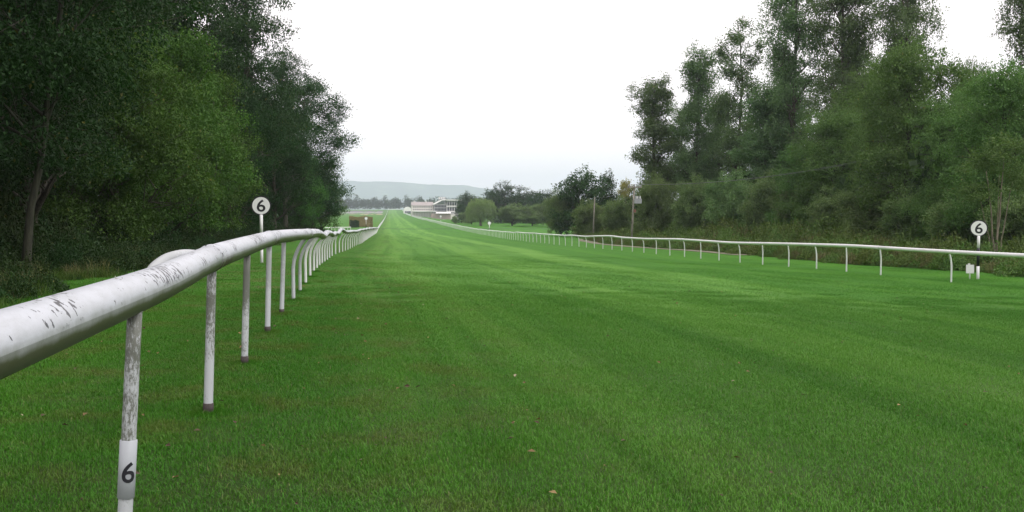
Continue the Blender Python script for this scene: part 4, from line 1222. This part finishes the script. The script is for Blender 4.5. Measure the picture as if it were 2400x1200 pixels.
def sward(seed, n, size, hmin, hmax, wd):
    r = np.random.default_rng(seed)
    P = np.stack([r.normal(0, size * .62, n), r.normal(0, size * .62, n), np.full(n, -.006)], 1)
    h = r.uniform(hmin, hmax, n)[:, None]; a = r.uniform(0, 6.28, n)
    ln = np.stack([np.cos(a), np.sin(a), 0 * a], 1) * h * r.uniform(.15, .9, n)[:, None]
    s = np.stack([-np.sin(a), np.cos(a), 0 * a], 1) * wd * r.uniform(.7, 1.3, n)[:, None]
    up = np.array([0, 0, 1.0])
    m = P + ln * .3 + up * h * .6; t = P + ln + up * h * .92
    V = np.stack([P - s, P + s, m + s * .8, m - s * .8, t + s * .12, t - s * .12], 1).reshape(-1, 3)
    k = np.arange(n)[:, None] * 6
    Q = np.concatenate([k + np.array([[0, 1, 2, 3]]), k + np.array([[3, 2, 4, 5]])])
    return np_mesh('sward', V, Q, m_blade)


sw = [sward(81, 2300, .40, .012, .032, .0017), sward(82, 2300, .40, .012, .030, .0017), sward(83, 2100, .40, .013, .037, .0017)]
r = np.random.default_rng(91); pts = []; rot = []; scl = []
y = 2.6
while y < 24:
    st = .42 if y < 14 else .46
    keep = 1 - float(sstep(12, 24, y))
    for x in np.arange(-9, 26, st):
        d = ray(-60, 600), ray(2460, 600)
        if x < d[0][0] / d[0][1] * y - .6 or x > d[1][0] / d[1][1] * y + .6 or x < -8.3: continue
        if r.random() > keep: continue
        xx = x + r.uniform(-.1, .1); yy = y + r.uniform(-.1, .1)
        s = r.uniform(.85, 1.2); tall = (.95 + .16 * (math.sin(xx * 1.7 + yy * .6) * math.sin(yy * 1.1 - xx * .5))) * (1 - .45 * max(0, (yy - 16) / 18))
        pts.append((xx, yy, float(gz(xx, yy)))); rot.append((r.normal(0, .02), r.normal(0, .02), r.uniform(0, 6.28))); scl.append((s, s, max(.45, tall) * r.uniform(.8, 1.15)))
    y += st
for yp in posts_l[1:12]:                                   # longer grass left standing round the feet of the near posts
    for k in range(3):
        xx, yy = -0.93 + r.normal(0, .03), yp + r.normal(0, .03)
        pts.append((xx, yy, float(gz(xx, yy)))); rot.append((0, 0, r.uniform(0, 6.28))); scl.append((.22, .22, r.uniform(1.4, 2.1)))
scatter('grass', pts, rot, scl, sw, 'short mown blades of green grass close to the camera')
sw2 = [sward(84, 1000, 1.15, .010, .026, .0028), sward(85, 1000, 1.15, .010, .024, .0028), sward(86, 900, 1.15, .010, .029, .0028)]
pts = []; rot = []; scl = []
for yy in np.arange(11, 72, .10):
    x0, x1 = ray(-60, 600), ray(2460, 600); xa = max(-8.0, x0[0] / x0[1] * yy); xb = min(25.0, x1[0] / x1[1] * yy)
    dens = 1.5 * float(sstep(11, 17, yy)) * (1 - float(sstep(16, 72, yy)))**1.6
    for k in range(r.poisson(dens * .10 * (xb - xa))):
        xx = r.uniform(xa, xb); y2 = yy + r.uniform(-.05, .05)
        pts.append((xx, y2, float(gz(xx, y2)))); rot.append((0, 0, r.uniform(0, 6.28))); scl.append((1, 1, r.uniform(.7, 1.1) * (1 - .5 * float(sstep(20, 72, yy)))))
scatter('grass', pts, rot, scl, sw2, 'thinner mown blades of green grass farther down the course')

# fallen leaves and bits of thatch on the turf
m_litter, nt, b = mat_new('fallen_leaf')
isl = N(nt, 'ShaderNodeNewGeometry').outputs['Random Per Island']
nt.links.new(ramp(nt, isl, [(0.0, (0.06, 0.04, 0.02)), (0.45, (0.13, 0.085, 0.03)), (0.8, (0.24, 0.17, 0.07)), (0.93, (0.27, 0.25, 0.15))], 'CONSTANT'), b.inputs['Base Color'])
b.inputs['Roughness'].default_value = .8
r = np.random.default_rng(95); n = 900
yy = 3.5 + 26 * r.random(n)**1.2; xx = np.where(r.random(n) < .5, r.uniform(-6.5, 1.5, n), r.uniform(-1, 16, n))
P = np.stack([xx, yy, gz(xx, yy) + .032], 1)
a = r.uniform(0, 6.28, n)
V = leaves(r, P, np.stack([np.cos(a), np.sin(a), r.uniform(-.1, .5, n)], 1), np.array([0, 0, 1.0]) + r.normal(size=(n, 3)) * .4, r.uniform(.018, .058, n), .55)
o = link('fallen_leaves', np_mesh('fallen_leaves', V, np.arange(len(V)).reshape(-1, 4), m_litter)); tag(o, 'scattered brown fallen leaves and pale bits on the turf', kind='stuff')
